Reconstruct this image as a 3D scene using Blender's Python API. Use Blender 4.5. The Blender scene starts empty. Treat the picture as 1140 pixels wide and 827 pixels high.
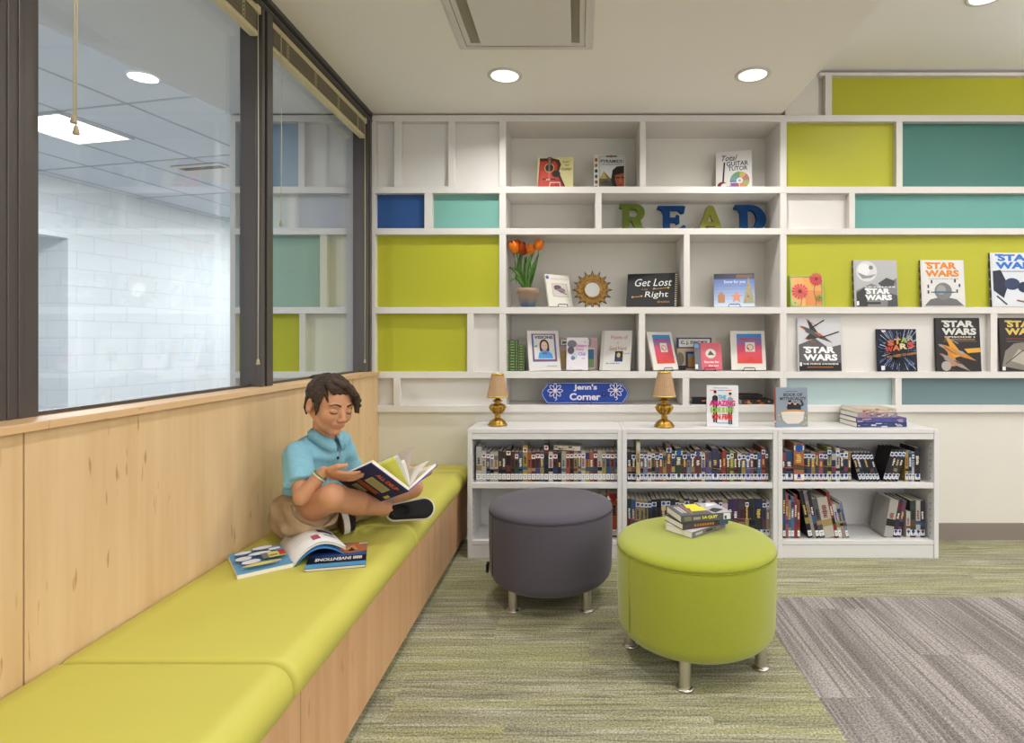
import bpy, bmesh, math, random
import numpy as np
from mathutils import Vector, Matrix

SC = bpy.context.scene
COL = SC.collection
R = math.radians

# ------------------------------------------------------------------ camera, view, world
CX, CY, F, CZ = 644.0, 381.0, 650.0, 1.15        # vanishing point, focal length (px of a 1140x827 frame), camera height
cam_d = bpy.data.cameras.new('camera')
cam = bpy.data.objects.new('camera', cam_d); COL.objects.link(cam)
cam.location = (0, 0, CZ); cam.rotation_euler = (R(90), 0, 0)
cam_d.sensor_width = 36; cam_d.lens = F / 1140 * 36
cam_d.shift_x = (570 - CX) / 1140; cam_d.shift_y = (CY - 413.5) / 1140
cam_d.clip_start = 0.05
SC.camera = cam
SC.view_settings.view_transform = 'Standard'; SC.view_settings.look = 'None'
SC.view_settings.gamma = 1; SC.view_settings.use_curve_mapping = False
SC.view_settings.exposure = -0.12
w = bpy.data.worlds.new('world'); SC.world = w; w.use_nodes = True
w.node_tree.nodes['Background'].inputs[0].default_value = (0.8, 0.88, 1, 1)
w.node_tree.nodes['Background'].inputs[1].default_value = 0.6

P_UP_ADDED = 9.0               # upward share of the added hanging panels
P_PANEL_ADDED = 15.0        # light panels added under the upper ceiling (W each)
P_DOWN = 8.5           # recessed downlights
P_ADJ = 92.0
P_WIN_ADDED = 30.0            # fill light from windows added behind the viewer (W each)            # light panels of the room behind the glass
WARM = (1.0, 0.985, 0.965)

def PX(px, Y): return (px - CX) / F * Y
def PZ(py, Y): return CZ - (py - CY) / F * Y
def P(px, py, Y): return Vector((PX(px, Y), Y, PZ(py, Y)))

def area(name, loc, sx, sy, power, rot=(0, 0, 0), color=WARM, parent=None, spread=180):
    l = bpy.data.lights.new(name, 'AREA'); l.shape = 'RECTANGLE'; l.size = sx; l.size_y = sy
    l.energy = power; l.color = color; l.spread = R(spread)
    o = bpy.data.objects.new(name, l); COL.objects.link(o); o.location = loc; o.rotation_euler = rot
    if parent: o.parent = parent
    return o

# ------------------------------------------------------------------ materials
def lin(c):
    out = []
    for v in c:
        v = v / 255.0
        out.append(v / 12.92 if v <= 0.04045 else ((v + 0.055) / 1.055) ** 2.4)
    return tuple(out) + (1.0,)
_M = {}
def mat(name, rgb, rough=0.6, metal=0.0, spec=0.3, bump=None, emit=None, sheen=0.0, mott=None):
    """bump=(scale, strength, distance); mott=(scale, amount) gentle tonal variation"""
    if name in _M: return _M[name]
    m = bpy.data.materials.new(name); m.use_nodes = True
    nt = m.node_tree; b = nt.nodes['Principled BSDF']
    b.inputs['Base Color'].default_value = lin(rgb)
    b.inputs['Roughness'].default_value = rough; b.inputs['Metallic'].default_value = metal
    b.inputs['Specular IOR Level'].default_value = spec
    if sheen: b.inputs['Sheen Weight'].default_value = sheen
    tc = None
    if bump or mott:
        tc = nt.nodes.new('ShaderNodeTexCoord')
    if bump:
        n = nt.nodes.new('ShaderNodeTexNoise'); n.inputs['Scale'].default_value = bump[0]; n.inputs['Detail'].default_value = 3
        nt.links.new(tc.outputs['Object'], n.inputs['Vector'])
        bp = nt.nodes.new('ShaderNodeBump'); bp.inputs['Strength'].default_value = bump[1]; bp.inputs['Distance'].default_value = bump[2]
        nt.links.new(n.outputs['Fac'], bp.inputs['Height']); nt.links.new(bp.outputs[0], b.inputs['Normal'])
    if mott:
        n = nt.nodes.new('ShaderNodeTexNoise'); n.inputs['Scale'].default_value = mott[0]; n.inputs['Detail'].default_value = 4
        nt.links.new(tc.outputs['Object'], n.inputs['Vector'])
        r = nt.nodes.new('ShaderNodeMapRange')
        r.inputs['From Min'].default_value = .3; r.inputs['From Max'].default_value = .7
        r.inputs['To Min'].default_value = 1 - mott[1]; r.inputs['To Max'].default_value = 1 + mott[1]
        nt.links.new(n.outputs['Fac'], r.inputs['Value'])
        mx = nt.nodes.new('ShaderNodeVectorMath'); mx.operation = 'SCALE'
        mx.inputs[0].default_value = lin(rgb)[:3]
        nt.links.new(r.outputs[0], mx.inputs['Scale']); nt.links.new(mx.outputs[0], b.inputs['Base Color'])
    if emit:
        b.inputs['Emission Color'].default_value = lin(emit[0]); b.inputs['Emission Strength'].default_value = emit[1]
    _M[name] = m
    return m
def flat(rgb, rough=0.5):
    rgb = tuple(int(v) for v in rgb)
    return mat('print_%d_%d_%d' % rgb, rgb, rough, spec=.3)

def node(nt, t, **kw):
    n = nt.nodes.new(t)
    for k, v in kw.items(): setattr(n, k, v)
    return n
def mathn(nt, op, a, b=None, c=None):
    n = nt.nodes.new('ShaderNodeMath'); n.operation = op
    for i, v in enumerate((a, b, c)):
        if v is None: continue
        if isinstance(v, (int, float)): n.inputs[i].default_value = v
        else: nt.links.new(v, n.inputs[i])
    return n.outputs[0]
def mixc(nt, f, a, b):
    n = nt.nodes.new('ShaderNodeMix'); n.data_type = 'RGBA'
    if isinstance(f, (int, float)): n.inputs[0].default_value = f
    else: nt.links.new(f, n.inputs[0])
    for i, v in ((6, a), (7, b)):
        if isinstance(v, tuple): n.inputs[i].default_value = v
        else: nt.links.new(v, n.inputs[i])
    return n.outputs[2]
def comb(nt, x, y, z):
    n = nt.nodes.new('ShaderNodeCombineXYZ')
    for i, v in enumerate((x, y, z)):
        if isinstance(v, (int, float)): n.inputs[i].default_value = v
        else: nt.links.new(v, n.inputs[i])
    return n.outputs[0]
def noise(nt, vec, scale, detail=3, rough=.5):
    n = nt.nodes.new('ShaderNodeTexNoise'); n.inputs['Scale'].default_value = scale
    n.inputs['Detail'].default_value = detail; n.inputs['Roughness'].default_value = rough
    nt.links.new(vec, n.inputs['Vector']); return n.outputs['Fac']
def rng(nt, v, a, b, c=0, d=1):
    n = nt.nodes.new('ShaderNodeMapRange')
    for k, x in zip(('From Min', 'From Max', 'To Min', 'To Max'), (a, b, c, d)): n.inputs[k].default_value = x
    nt.links.new(v, n.inputs['Value']); return n.outputs[0]

def wood_mat(name, base, dark, fleck, axis='Z', rough=.42):
    m = bpy.data.materials.new(name); m.use_nodes = True; nt = m.node_tree; b = nt.nodes['Principled BSDF']
    g = node(nt, 'ShaderNodeNewGeometry'); s = node(nt, 'ShaderNodeSeparateXYZ'); nt.links.new(g.outputs['Position'], s.inputs[0])
    x, y, z = s.outputs
    if axis == 'Z': v1 = comb(nt, mathn(nt, 'MULTIPLY', x, 14), mathn(nt, 'MULTIPLY', y, 14), mathn(nt, 'MULTIPLY', z, .9)); v2 = comb(nt, mathn(nt, 'MULTIPLY', x, 60), mathn(nt, 'MULTIPLY', y, 60), mathn(nt, 'MULTIPLY', z, 9))
    else: v1 = comb(nt, mathn(nt, 'MULTIPLY', x, 14), mathn(nt, 'MULTIPLY', y, .9), mathn(nt, 'MULTIPLY', z, 14)); v2 = comb(nt, mathn(nt, 'MULTIPLY', x, 60), mathn(nt, 'MULTIPLY', y, 9), mathn(nt, 'MULTIPLY', z, 60))
    a = rng(nt, noise(nt, v1, 1.0, 5, .6), .35, .68)
    c = mixc(nt, a, lin(base), lin(dark))
    f1 = rng(nt, noise(nt, v2, 1.0, 2), .655, .72)
    big = rng(nt, noise(nt, comb(nt, x, y, z), 2.3, 1), .48, .6)
    c = mixc(nt, mathn(nt, 'MULTIPLY', mathn(nt, 'MULTIPLY', f1, big), .75), c, lin(fleck))
    nt.links.new(c, b.inputs['Base Color']); b.inputs['Roughness'].default_value = rough
    b.inputs['Specular IOR Level'].default_value = .35
    return m

def carpet_mat():
    m = bpy.data.materials.new('carpet_planks'); m.use_nodes = True; nt = m.node_tree; b = nt.nodes['Principled BSDF']
    g = node(nt, 'ShaderNodeNewGeometry'); s = node(nt, 'ShaderNodeSeparateXYZ'); nt.links.new(g.outputs['Position'], s.inputs[0])
    x, y = s.outputs[0], s.outputs[1]
    fine = noise(nt, g.outputs['Position'], 150, 2, .7)
    # green zone: planks 1.0 x 0.25 m laid along x, streaks along x
    def zone(u, v, off, cols, per, streak, band, ul=1.6):
        row = mathn(nt, 'FLOOR', mathn(nt, 'DIVIDE', v, .25))
        wr = node(nt, 'ShaderNodeTexWhiteNoise'); wr.noise_dimensions = '1D'; nt.links.new(mathn(nt, 'ADD', row, off), wr.inputs['W'])
        col = mathn(nt, 'FLOOR', mathn(nt, 'ADD', mathn(nt, 'DIVIDE', u, 1.0), mathn(nt, 'MULTIPLY', row, .37)))
        wn = node(nt, 'ShaderNodeTexWhiteNoise'); wn.noise_dimensions = '2D'; nt.links.new(comb(nt, row, col, 0), wn.inputs['Vector'])
        rnd = wn.outputs['Value']
        uu = mathn(nt, 'ADD', mathn(nt, 'MULTIPLY', u, .9), mathn(nt, 'MULTIPLY', rnd, 37))
        n1 = noise(nt, comb(nt, uu, mathn(nt, 'MULTIPLY', v, band), rnd), 1.0, 2, .5)            # broad bands
        n2 = noise(nt, comb(nt, mathn(nt, 'MULTIPLY', uu, ul), mathn(nt, 'MULTIPLY', v, streak), rnd), 1.0, 3, .6)   # thin lines
        n3 = noise(nt, comb(nt, mathn(nt, 'MULTIPLY', uu, ul * .6), mathn(nt, 'MULTIPLY', v, streak * .45), rnd), 1.0, 3, .6)
        c = mixc(nt, rng(nt, n1, .36, .64), lin(cols[0]), lin(cols[1]))
        c = mixc(nt, rng(nt, n3, .50, .62, 0, .7), c, lin(cols[2]))
        c = mixc(nt, rng(nt, n2, .51, .63, 0, .72), c, lin(cols[3]))
        c = mixc(nt, mathn(nt, 'MULTIPLY', rnd, per), c, lin(cols[4]))
        return c
    gz = zone(x, y, 3, [(158, 155, 120), (142, 138, 122), (182, 178, 162), (104, 100, 88), (152, 156, 86)], .3, 105, 16, 4.0)
    gr = zone(y, x, 9, [(168, 161, 158), (112, 106, 103), (168, 161, 158), (88, 83, 80), (142, 134, 132)], .35, 100, 6, 1.6)
    inx = mathn(nt, 'GREATER_THAN', x, .776); iny = mathn(nt, 'LESS_THAN', y, 2.635)
    c = mixc(nt, mathn(nt, 'MULTIPLY', inx, iny), gz, gr)
    sp = rng(nt, fine, .33, .67, .52, 1.48)
    vm = node(nt, 'ShaderNodeVectorMath'); vm.operation = 'SCALE'; nt.links.new(c, vm.inputs[0]); nt.links.new(sp, vm.inputs['Scale'])
    nt.links.new(vm.outputs[0], b.inputs['Base Color']); b.inputs['Roughness'].default_value = .95
    b.inputs['Specular IOR Level'].default_value = .05
    bp = node(nt, 'ShaderNodeBump'); bp.inputs['Strength'].default_value = .5; bp.inputs['Distance'].default_value = .004
    nt.links.new(fine, bp.inputs['Height']); nt.links.new(bp.outputs[0], b.inputs['Normal'])
    return m

def glass_mat():
    m = bpy.data.materials.new('window_glass'); m.use_nodes = True; nt = m.node_tree; nt.nodes.clear()
    o = node(nt, 'ShaderNodeOutputMaterial'); t = node(nt, 'ShaderNodeBsdfTransparent'); t.inputs[0].default_value = (.96, .975, .98, 1)
    gl = node(nt, 'ShaderNodeBsdfGlossy'); gl.inputs['Roughness'].default_value = 0.0; gl.inputs[0].default_value = (.95, .97, 1, 1)
    lw = node(nt, 'ShaderNodeLayerWeight'); lw.inputs[0].default_value = .5
    fr = mathn(nt, 'ADD', mathn(nt, 'MULTIPLY', mathn(nt, 'POWER', lw.outputs['Facing'], 4.0), .8), .045)
    mx = node(nt, 'ShaderNodeMixShader')
    nt.links.new(fr, mx.inputs[0]); nt.links.new(t.outputs[0], mx.inputs[1]); nt.links.new(gl.outputs[0], mx.inputs[2])
    nt.links.new(mx.outputs[0], o.inputs[0]); return m

def block_mat():
    m = bpy.data.materials.new('painted_block'); m.use_nodes = True; nt = m.node_tree; b = nt.nodes['Principled BSDF']
    b.inputs['Base Color'].default_value = lin((226, 230, 232)); b.inputs['Roughness'].default_value = .5
    tc = node(nt, 'ShaderNodeTexCoord'); br = node(nt, 'ShaderNodeTexBrick')
    br.inputs['Scale'].default_value = 1; br.inputs['Brick Width'].default_value = .4; br.inputs['Row Height'].default_value = .2
    br.inputs['Mortar Size'].default_value = .006; br.inputs['Mortar Smooth'].default_value = .4
    s = node(nt, 'ShaderNodeSeparateXYZ'); nt.links.new(tc.outputs['Object'], s.inputs[0])
    nt.links.new(comb(nt, mathn(nt, 'ADD', s.outputs[0], s.outputs[1]), s.outputs[2], 0), br.inputs['Vector'])
    c = mixc(nt, br.outputs['Fac'], lin((228, 231, 233)), lin((214, 218, 221)))
    nt.links.new(c, b.inputs['Base Color'])
    bp = node(nt, 'ShaderNodeBump'); bp.inputs['Strength'].default_value = .4; bp.inputs['Distance'].default_value = .004; bp.invert = True
    nt.links.new(br.outputs['Fac'], bp.inputs['Height']); nt.links.new(bp.outputs[0], b.inputs['Normal'])
    return m

WHITE = mat('white_paint', (217, 213, 208), .55, mott=(3, .01))
WALLP = mat('wall_paint', (216, 212, 202), .7, mott=(2, .01))
CEILM = mat('ceiling_paint', (240, 236, 229), .8)
CEILU = mat('upper_ceiling_paint', (240, 238, 236), .8)
CABW = mat('cabinet_laminate', (216, 214, 213), .4, spec=.4)
GREEN = mat('lime_panel', (178, 177, 46), .45)
BLUE = mat('blue_panel', (44, 82, 138), .45)
AQUA = mat('aqua_panel', (120, 174, 162), .45)
TEALD = mat('dark_teal_panel', (66, 118, 109), .45)
TEALM = mat('mid_teal_panel', (98, 158, 149), .45)
PALEB = mat('pale_blue_panel', (168, 188, 189), .45)
GREYB = mat('blue_grey_panel', (108, 130, 136), .45)
WOOD = wood_mat('maple_veneer', (222, 192, 152), (208, 174, 130), (160, 112, 70), 'Z')
WOODH = wood_mat('maple_ledge', (222, 188, 148), (204, 164, 118), (180, 132, 88), 'Y')
WOODD = wood_mat('maple_front', (214, 172, 132), (198, 152, 108), (168, 118, 76), 'Z')
SEATG = mat('lime_vinyl', (196, 190, 88), .5, spec=.35, bump=(900, .08, .0006), mott=(4, .02))
ALU = mat('bronze_aluminium', (96, 90, 88), .38, metal=.55, spec=.5)
ALUD = mat('dark_gasket', (26, 28, 34), .5)
CREAM = mat('cream_blind', (214, 200, 160), .5)
CREAMD = mat('blind_slats', (140, 130, 108), .6)
STEEL = mat('brushed_steel', (190, 186, 180), .28, metal=1.0)
FGREY = mat('charcoal_fabric', (84, 79, 88), .9, spec=.15, bump=(1400, .35, .0008), mott=(240, .10), sheen=.15)
FGREEN = mat('lime_fabric', (150, 156, 46), .9, spec=.15, bump=(1400, .35, .0008), mott=(240, .06), sheen=.3)
CHROME = mat('chrome_leg', (214, 208, 200), .32, metal=1.0)
WIRE = mat('black_wire', (24, 22, 22), .4, metal=.3)
WIREW = mat('white_wire', (230, 230, 228), .4)
PAPER = mat('paper_edges', (232, 226, 210), .8, mott=(300, .05))
GOLD = mat('antique_gold', (176, 138, 62), .34, metal=.85, bump=(160, .5, .002), mott=(70, .35))
SHADE = mat('pleated_shade', (178, 146, 112), .85, mott=(40, .05))
TRIMG = mat('gold_trim', (206, 176, 84), .4, metal=.5)
BLACK = mat('matte_black', (20, 19, 21), .6)
BASEB = mat('grey_rubber_base', (134, 124, 116), .6)
GLASS = glass_mat()
BLOCK = block_mat()
CARPET = carpet_mat()
TILE = mat('ceiling_tile', (214, 219, 226), .85, mott=(60, .015))
LAMPM = mat('lit_diffuser', (255, 255, 255), .5, emit=((255, 252, 245), 3.0))
LAMPR = mat('downlight_reflector', (250, 250, 250), .3, emit=((255, 252, 244), 1.6))

# ------------------------------------------------------------------ mesh helpers
class MB:
    def __init__(s): s.v = []; s.f = []; s.m = []; s.mats = []; s.smooth = []
    def mi(s, m):
        if m not in s.mats: s.mats.append(m)
        return s.mats.index(m)
    def add(s, vs, fs, m, smooth=False):
        k = len(s.v); s.v += [tuple(v) for v in vs]; i = s.mi(m)
        for f in fs: s.f.append([a + k for a in f]); s.m.append(i); s.smooth.append(smooth)
        return s
    def box(s, x0, x1, y0, y1, z0, z1, m, M=None):
        vs = [Vector((x, y, z)) for z in (z0, z1) for y in (y0, y1) for x in (x0, x1)]
        if M: vs = [M @ v for v in vs]
        return s.add(vs, [(0, 2, 3, 1), (4, 5, 7, 6), (0, 1, 5, 4), (2, 6, 7, 3), (0, 4, 6, 2), (1, 3, 7, 5)], m)
    def prism(s, pts, z0, z1, m, M=None, smooth=False):
        n = len(pts); vs = [Vector((p[0], p[1], z0)) for p in pts] + [Vector((p[0], p[1], z1)) for p in pts]
        if M: vs = [M @ v for v in vs]
        s.add(vs, [tuple(range(n))[::-1], tuple(range(n, 2 * n))], m)
        k = len(s.v) - 2 * n
        for i in range(n):
            j = (i + 1) % n; s.f.append([k + i, k + j, k + n + j, k + n + i]); s.m.append(s.mi(m)); s.smooth.append(smooth)
        return s
    def lathe(s, prof, m, seg=32, M=None, smooth=True, c=(0, 0, 0), caps=True):
        vs = []; fs = []; n = len(prof)
        for i in range(seg):
            a = 2 * math.pi * i / seg
            for r, z in prof: vs.append(Vector((c[0] + r * math.cos(a), c[1] + r * math.sin(a), c[2] + z)))
        if M: vs = [M @ v for v in vs]
        for i in range(seg):
            j = (i + 1) % seg
            for k in range(n - 1): fs.append((i * n + k, j * n + k, j * n + k + 1, i * n + k + 1))
        if caps and prof[0][0] > 1e-6: fs.append(tuple(i * n for i in range(seg))[::-1])
        if caps and prof[-1][0] > 1e-6: fs.append(tuple(i * n + n - 1 for i in range(seg)))
        return s.add(vs, fs, m, smooth)
    def tube(s, pts, r, m, seg=8, closed=False, flat=1.0):
        pts = [Vector(p) for p in pts]; n = len(pts); rr = r if isinstance(r, (list, tuple)) else [r] * n
        vs = []; fs = []; up = None
        for i, p in enumerate(pts):
            if closed: d = pts[(i + 1) % n] - pts[i - 1]
            else: d = pts[min(i + 1, n - 1)] - pts[max(i - 1, 0)]
            d.normalize()
            if up is None:
                up = Vector((0, 0, 1)) if abs(d.z) < .9 else Vector((1, 0, 0))
            a = d.cross(up).normalized(); bb = a.cross(d).normalized(); up = bb
            for k in range(seg):
                t = 2 * math.pi * k / seg; vs.append(p + a * math.cos(t) * rr[i] + bb * math.sin(t) * rr[i] * flat)
        for i in range(n if closed else n - 1):
            j = (i + 1) % n
            for k in range(seg):
                l = (k + 1) % seg; fs.append((i * seg + k, i * seg + l, j * seg + l, j * seg + k))
        if not closed: fs += [tuple(range(seg))[::-1], tuple(range((n - 1) * seg, n * seg))]
        return s.add(vs, fs, m, True)
    def build(s, name, parent=None, bevel=0, bseg=2, loc=None):
        me = bpy.data.meshes.new(name); me.from_pydata(s.v, [], s.f)
        for m in s.mats: me.materials.append(m)
        me.polygons.foreach_set('material_index', s.m); me.polygons.foreach_set('use_smooth', s.smooth)
        me.update()
        bm = bmesh.new(); bm.from_mesh(me); bmesh.ops.recalc_face_normals(bm, faces=[f for f in bm.faces]); bm.to_mesh(me); bm.free()
        o = bpy.data.objects.new(name, me); COL.objects.link(o)
        if parent: o.parent = parent
        if loc: o.location = loc
        if bevel:
            b = o.modifiers.new('bevel', 'BEVEL'); b.width = bevel; b.segments = bseg; b.limit_method = 'ANGLE'; b.angle_limit = R(40)
            b.harden_normals = False
        return o
def tag(o, label=None, cat=None, group=None, kind=None):
    if label: o['label'] = label
    if cat: o['category'] = cat
    if group: o['group'] = group
    if kind: o['kind'] = kind
    return o
def thing(name, label, cat, loc=(0, 0, 0), rot=(0, 0, 0), group=None):
    o = bpy.data.objects.new(name, None); COL.objects.link(o); o.location = loc; o.rotation_euler = rot
    o.empty_display_size = .05
    return tag(o, label, cat, group)
def struct(o): o['kind'] = 'structure'; return o
def ubox(x0, x1, y0, y1, z0, z1, m): return MB().box(x0, x1, y0, y1, z0, z1, m)

# ------------------------------------------------------------------ lettering and print
_T = {}
def text_mesh(txt, bold=0.0):
    k = (txt, bold)
    if k in _T: return _T[k]
    cu = bpy.data.curves.new('lettering', 'FONT'); cu.body = txt; cu.resolution_u = 3; cu.size = 1; cu.offset = bold
    o = bpy.data.objects.new('lettering', cu); COL.objects.link(o)
    dg = bpy.context.evaluated_depsgraph_get(); dg.update()
    me = bpy.data.meshes.new_from_object(o.evaluated_get(dg))
    vs = [(v.co.x, v.co.y) for v in me.vertices]; fs = [tuple(p.vertices) for p in me.polygons]
    bpy.data.objects.remove(o); bpy.data.curves.remove(cu); bpy.data.meshes.remove(me)
    if vs:
        x0 = min(v[0] for v in vs); x1 = max(v[0] for v in vs); y0 = min(v[1] for v in vs); y1 = max(v[1] for v in vs)
        vs = [((v[0] - x0) / max(x1 - x0, 1e-6), (v[1] - y0) / max(y1 - y0, 1e-6)) for v in vs]
    _T[k] = (vs, fs); return _T[k]
class Art:
    """flat print laid on a rectangle: (u, v) in 0..1 from the lower left corner; frame = (origin, U vector, V vector, normal)"""
    def __init__(s, mb, O, U, V, N, step=.00016, base=.0003):
        s.mb = mb; s.O = Vector(O); s.U = Vector(U); s.V = Vector(V); s.N = Vector(N).normalized(); s.k = base; s.step = step
        s.W = s.U.length; s.H = s.V.length
    def pt(s, u, v): return s.O + s.U * u + s.V * v + s.N * s.k
    def poly(s, pts, c):
        s.k += s.step; s.mb.add([s.pt(*p) for p in pts], [tuple(range(len(pts)))], c if not isinstance(c, tuple) else flat(c)); return s
    def rect(s, u0, v0, u1, v1, c): return s.poly([(u0, v0), (u1, v0), (u1, v1), (u0, v1)], c)
    def ell(s, u, v, ru, rv, c, n=20, a0=0, a1=360):
        return s.poly([(u + ru * math.cos(R(a0 + (a1 - a0) * i / (n if a1 - a0 == 360 else n - 1))), v + rv * math.sin(R(a0 + (a1 - a0) * i / (n if a1 - a0 == 360 else n - 1)))) for i in range(n)], c)
    def circ(s, u, v, r, c, n=20): return s.ell(u, v, r, r * s.W / s.H, c, n)
    def line(s, pts, t, c):
        t2 = t * s.W / s.H
        for a, b in zip(pts, pts[1:]):
            dx, dy = (b[0] - a[0]) * s.W, (b[1] - a[1]) * s.H; L = math.hypot(dx, dy) or 1; nx, ny = -dy / L * t / 2, dx / L * t2 / 2
            s.poly([(a[0] + nx, a[1] + ny), (a[0] - nx, a[1] - ny), (b[0] - nx, b[1] - ny), (b[0] + nx, b[1] + ny)], c)
        return s
    def frame(s, u0, v0, u1, v1, t, c):
        t2 = t * s.W / s.H
        s.rect(u0, v0, u1, v0 + t2, c); s.rect(u0, v1 - t2, u1, v1, c); s.rect(u0, v0, u0 + t, v1, c); return s.rect(u1 - t, v0, u1, v1, c)
    def text(s, txt, u0, v0, u1, v1, c, bold=0.012, shear=0, slope=0):
        vs, fs = text_mesh(txt, bold); s.k += s.step
        if not vs: return s
        s.mb.add([s.pt(u0 + (u1 - u0) * (a + shear * b), v0 + (v1 - v0) * b + slope * a) for a, b in vs], fs, flat(c)); return s
    def ray(s, u, v, r0, r1, n, wd, c, seed=1):
        rr = random.Random(seed)
        for i in range(n):
            a = rr.uniform(0, 6.28); q = rr.uniform(r0, (r0 + r1) / 2); e = rr.uniform(q, r1); w2 = rr.uniform(.3, 1) * wd
            pts = []
            for (rad, sg) in ((q, 0), (e, 1), (e, -1)): pts.append((u + rad * math.cos(a) - sg * w2 * math.sin(a), v + rad * math.sin(a) + sg * w2 * math.cos(a)))
            if all(0 <= p[0] <= 1 and 0 <= p[1] <= 1 for p in pts): s.poly(pts, c)
        return s

# ================================================================== THE ROOM
YF, YW, YB = 3.38, 3.405, 3.66            # shelf fronts, wall face, back of the deep cubbies
ZC, ZU = 2.476, 2.73
XG, XE = -1.265, 1.18                     # glass plane, edge of the lower ceiling
XR, YN = 6.5, -3.6
def sx(px): return PX(px, YF)
def sz(py): return PZ(py, YF)

struct(ubox(-1.17, XR, YN, 3.72, -.1, 0, CARPET).build('floor'))
lowc = struct(ubox(-1.30, XE, YN, YB + .1, ZC, ZC + .6, CEILM).build('ceiling_lower'))
struct(ubox(XE, XR, YN, YB + .1, ZU, ZU + .4, CEILU).build('ceiling'))
wb = MB()
zl = sz(452)
wb.box(-1.30, XR, YW, 3.8, 0, zl, WALLP)                                     # below the shelving
wb.box(-1.30, sx(556), 3.43, 3.8, zl, ZC, WALLP)
wb.box(sx(556), sx(876), YB, 3.8, zl, ZC, WALLP)
wb.box(sx(876), XR, 3.43, 3.8, zl, ZU, WALLP)
wb.box(sx(876), sx(913), YW, 3.43, ZC - .02, ZU, WALLP)
struct(wb.build('wall_back'))
struct(ubox(XR, XR + .1, YN, 3.8, 0, ZU, WALLP).build('wall_right'))
fw = MB(); fw.box(-1.3, XR, YN - .1, YN, 0, .5, WALLP); fw.box(-1.3, XR, YN - .1, YN, 2.35, ZU, WALLP)
for a, b in ((-1.3, -.95), (1.35, 1.75), (3.95, 4.35), (6.3, XR)): fw.box(a, b, YN - .1, YN, .5, 2.35, WALLP)
struct(fw.build('wall_front'))
for i, (a, b) in enumerate(((-.95, 1.35), (1.75, 3.95), (4.35, 6.3))):
    wq = struct(thing('window_%d' % (i + 4), None, None))  # unseen windows added behind the viewer to let in fill light
    f = MB(); f.box(a, a + .05, YN - .08, YN - .02, .5, 2.35, ALU); f.box(b - .05, b, YN - .08, YN - .02, .5, 2.35, ALU); f.box(a + .05, b - .05, YN - .08, YN - .02, .5, .55, ALU); f.box(a + .05, b - .05, YN - .08, YN - .02, 2.3, 2.35, ALU); f.box((a + b) / 2 - .025, (a + b) / 2 + .025, YN - .08, YN - .02, .55, 2.3, ALU)
    struct(f.build('window_frame', wq))
    area('window_daylight', ((a + b) / 2, YN - .14, 1.43), b - a - .1, 1.75, P_WIN_ADDED, rot=(R(90), 0, 0), color=(.95, .975, 1.0))  # added fill lamp that lifts the ceiling and walls
struct(ubox(1.93, XR, YW - .012, YW, 0, .097, BASEB).build('baseboard_back'))

# low wall under the windows: core, veneer panels, ledge
wl = struct(ubox(-1.30, -1.18, YN, YW, 0, .962, WALLP).build('wall_left'))
seams = [YN, -.95, .12, .93, 1.232, YW]
seams = [YN, -2.0, -.38, 1.227, YW]
for a, b in zip(seams, seams[1:]):
    struct(ubox(-1.18, -1.165, a + .002, b - .002 if b != YW else b, 0, .96, WOOD).build('wood_panel', wl, .001))
for a, b in zip([YN, 1.27], [1.269, YW - .002]):
    struct(ubox(-1.30, -1.15, a, b, .962, .981, WOODH).build('wood_ledge', wl, .0015))

# window frames: mullion = box with grooves
def mullion(name, y0, y1, x0, x1, z1, parent):
    m = MB(); ym = (y0 + y1) / 2
    m.box(x0, x1, ym + .006, y1, .981, z1, ALU)
    m.box(x0, x1 - .014, ym - .006, ym + .006, .981, z1, ALUD)
    m.box(x0, x1, y0, ym - .006, .981, z1, ALU)
    return m.build(name, parent, .002)
w1 = struct(thing('window_1', None, None)); w2 = struct(thing('window_2', None, None)); w3 = struct(thing('window_3', None, None))
def post(y0, y1, parent, name='window_frame'):
    m = MB(); x0, x1 = -1.285, -1.195; g = (y1 - y0)
    m.box(x0, x1 - .03, y0, y1, .981, 2.43, ALU)
    m.box(x1 - .03, x1, y0 + g * .42, y1, .981, 2.43, ALU)
    m.box(x1 - .03, x1 - .012, y0 + g * .26, y0 + g * .42, .981, 2.43, ALUD)
    m.box(x1 - .03, x1 - .004, y0, y0 + g * .26, .981, 2.43, ALU)
    return struct(m.build(name, parent, .0015))
post(2.215, 2.285, w1); post(3.325, 3.378, w2)
m = MB()
m.box(-1.33, -1.236, 1.12, 1.337, .981, 2.43, ALU)
for yy in (1.155, 1.185, 1.262, 1.287): m.box(-1.24, -1.233, yy, yy + .012, .981, 2.43, ALU)
m.box(-1.24, -1.234, 1.21, 1.235, .981, 2.43, ALUD)
struct(m.build('window_frame', w1, .0015))
post(-.3, -.2, w3)
for (wn, a, b) in ((w1, 1.12, 2.285), (w2, 2.285, 3.379), (w3, YN, 1.12)):
    h = MB(); h.box(-1.285, -1.196, a, b, 2.418, ZC, ALU); h.box(-1.196, -1.190, a, b, 2.455, ZC, ALU); h.box(-1.196, -1.192, a, b, 2.424, 2.436, ALU)
    h.box(-1.197, -1.194, a, b, 2.440, 2.451, ALUD)
    struct(h.build('window_head', wn, .001))
for (wn, a, b) in ((w1, 1.337, 2.22), (w2, 2.28, 3.33), (w3, -.2, 1.12), (w3, YN, -.3)):
    struct(ubox(XG - .003, XG + .003, a, b, .981, 2.43, GLASS).build('window_pane', wn))
    s_ = MB(); s_.box(XG + .003, XG + .02, a, b, .981, .990, ALU); struct(s_.build('window_sill', wn))

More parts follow.
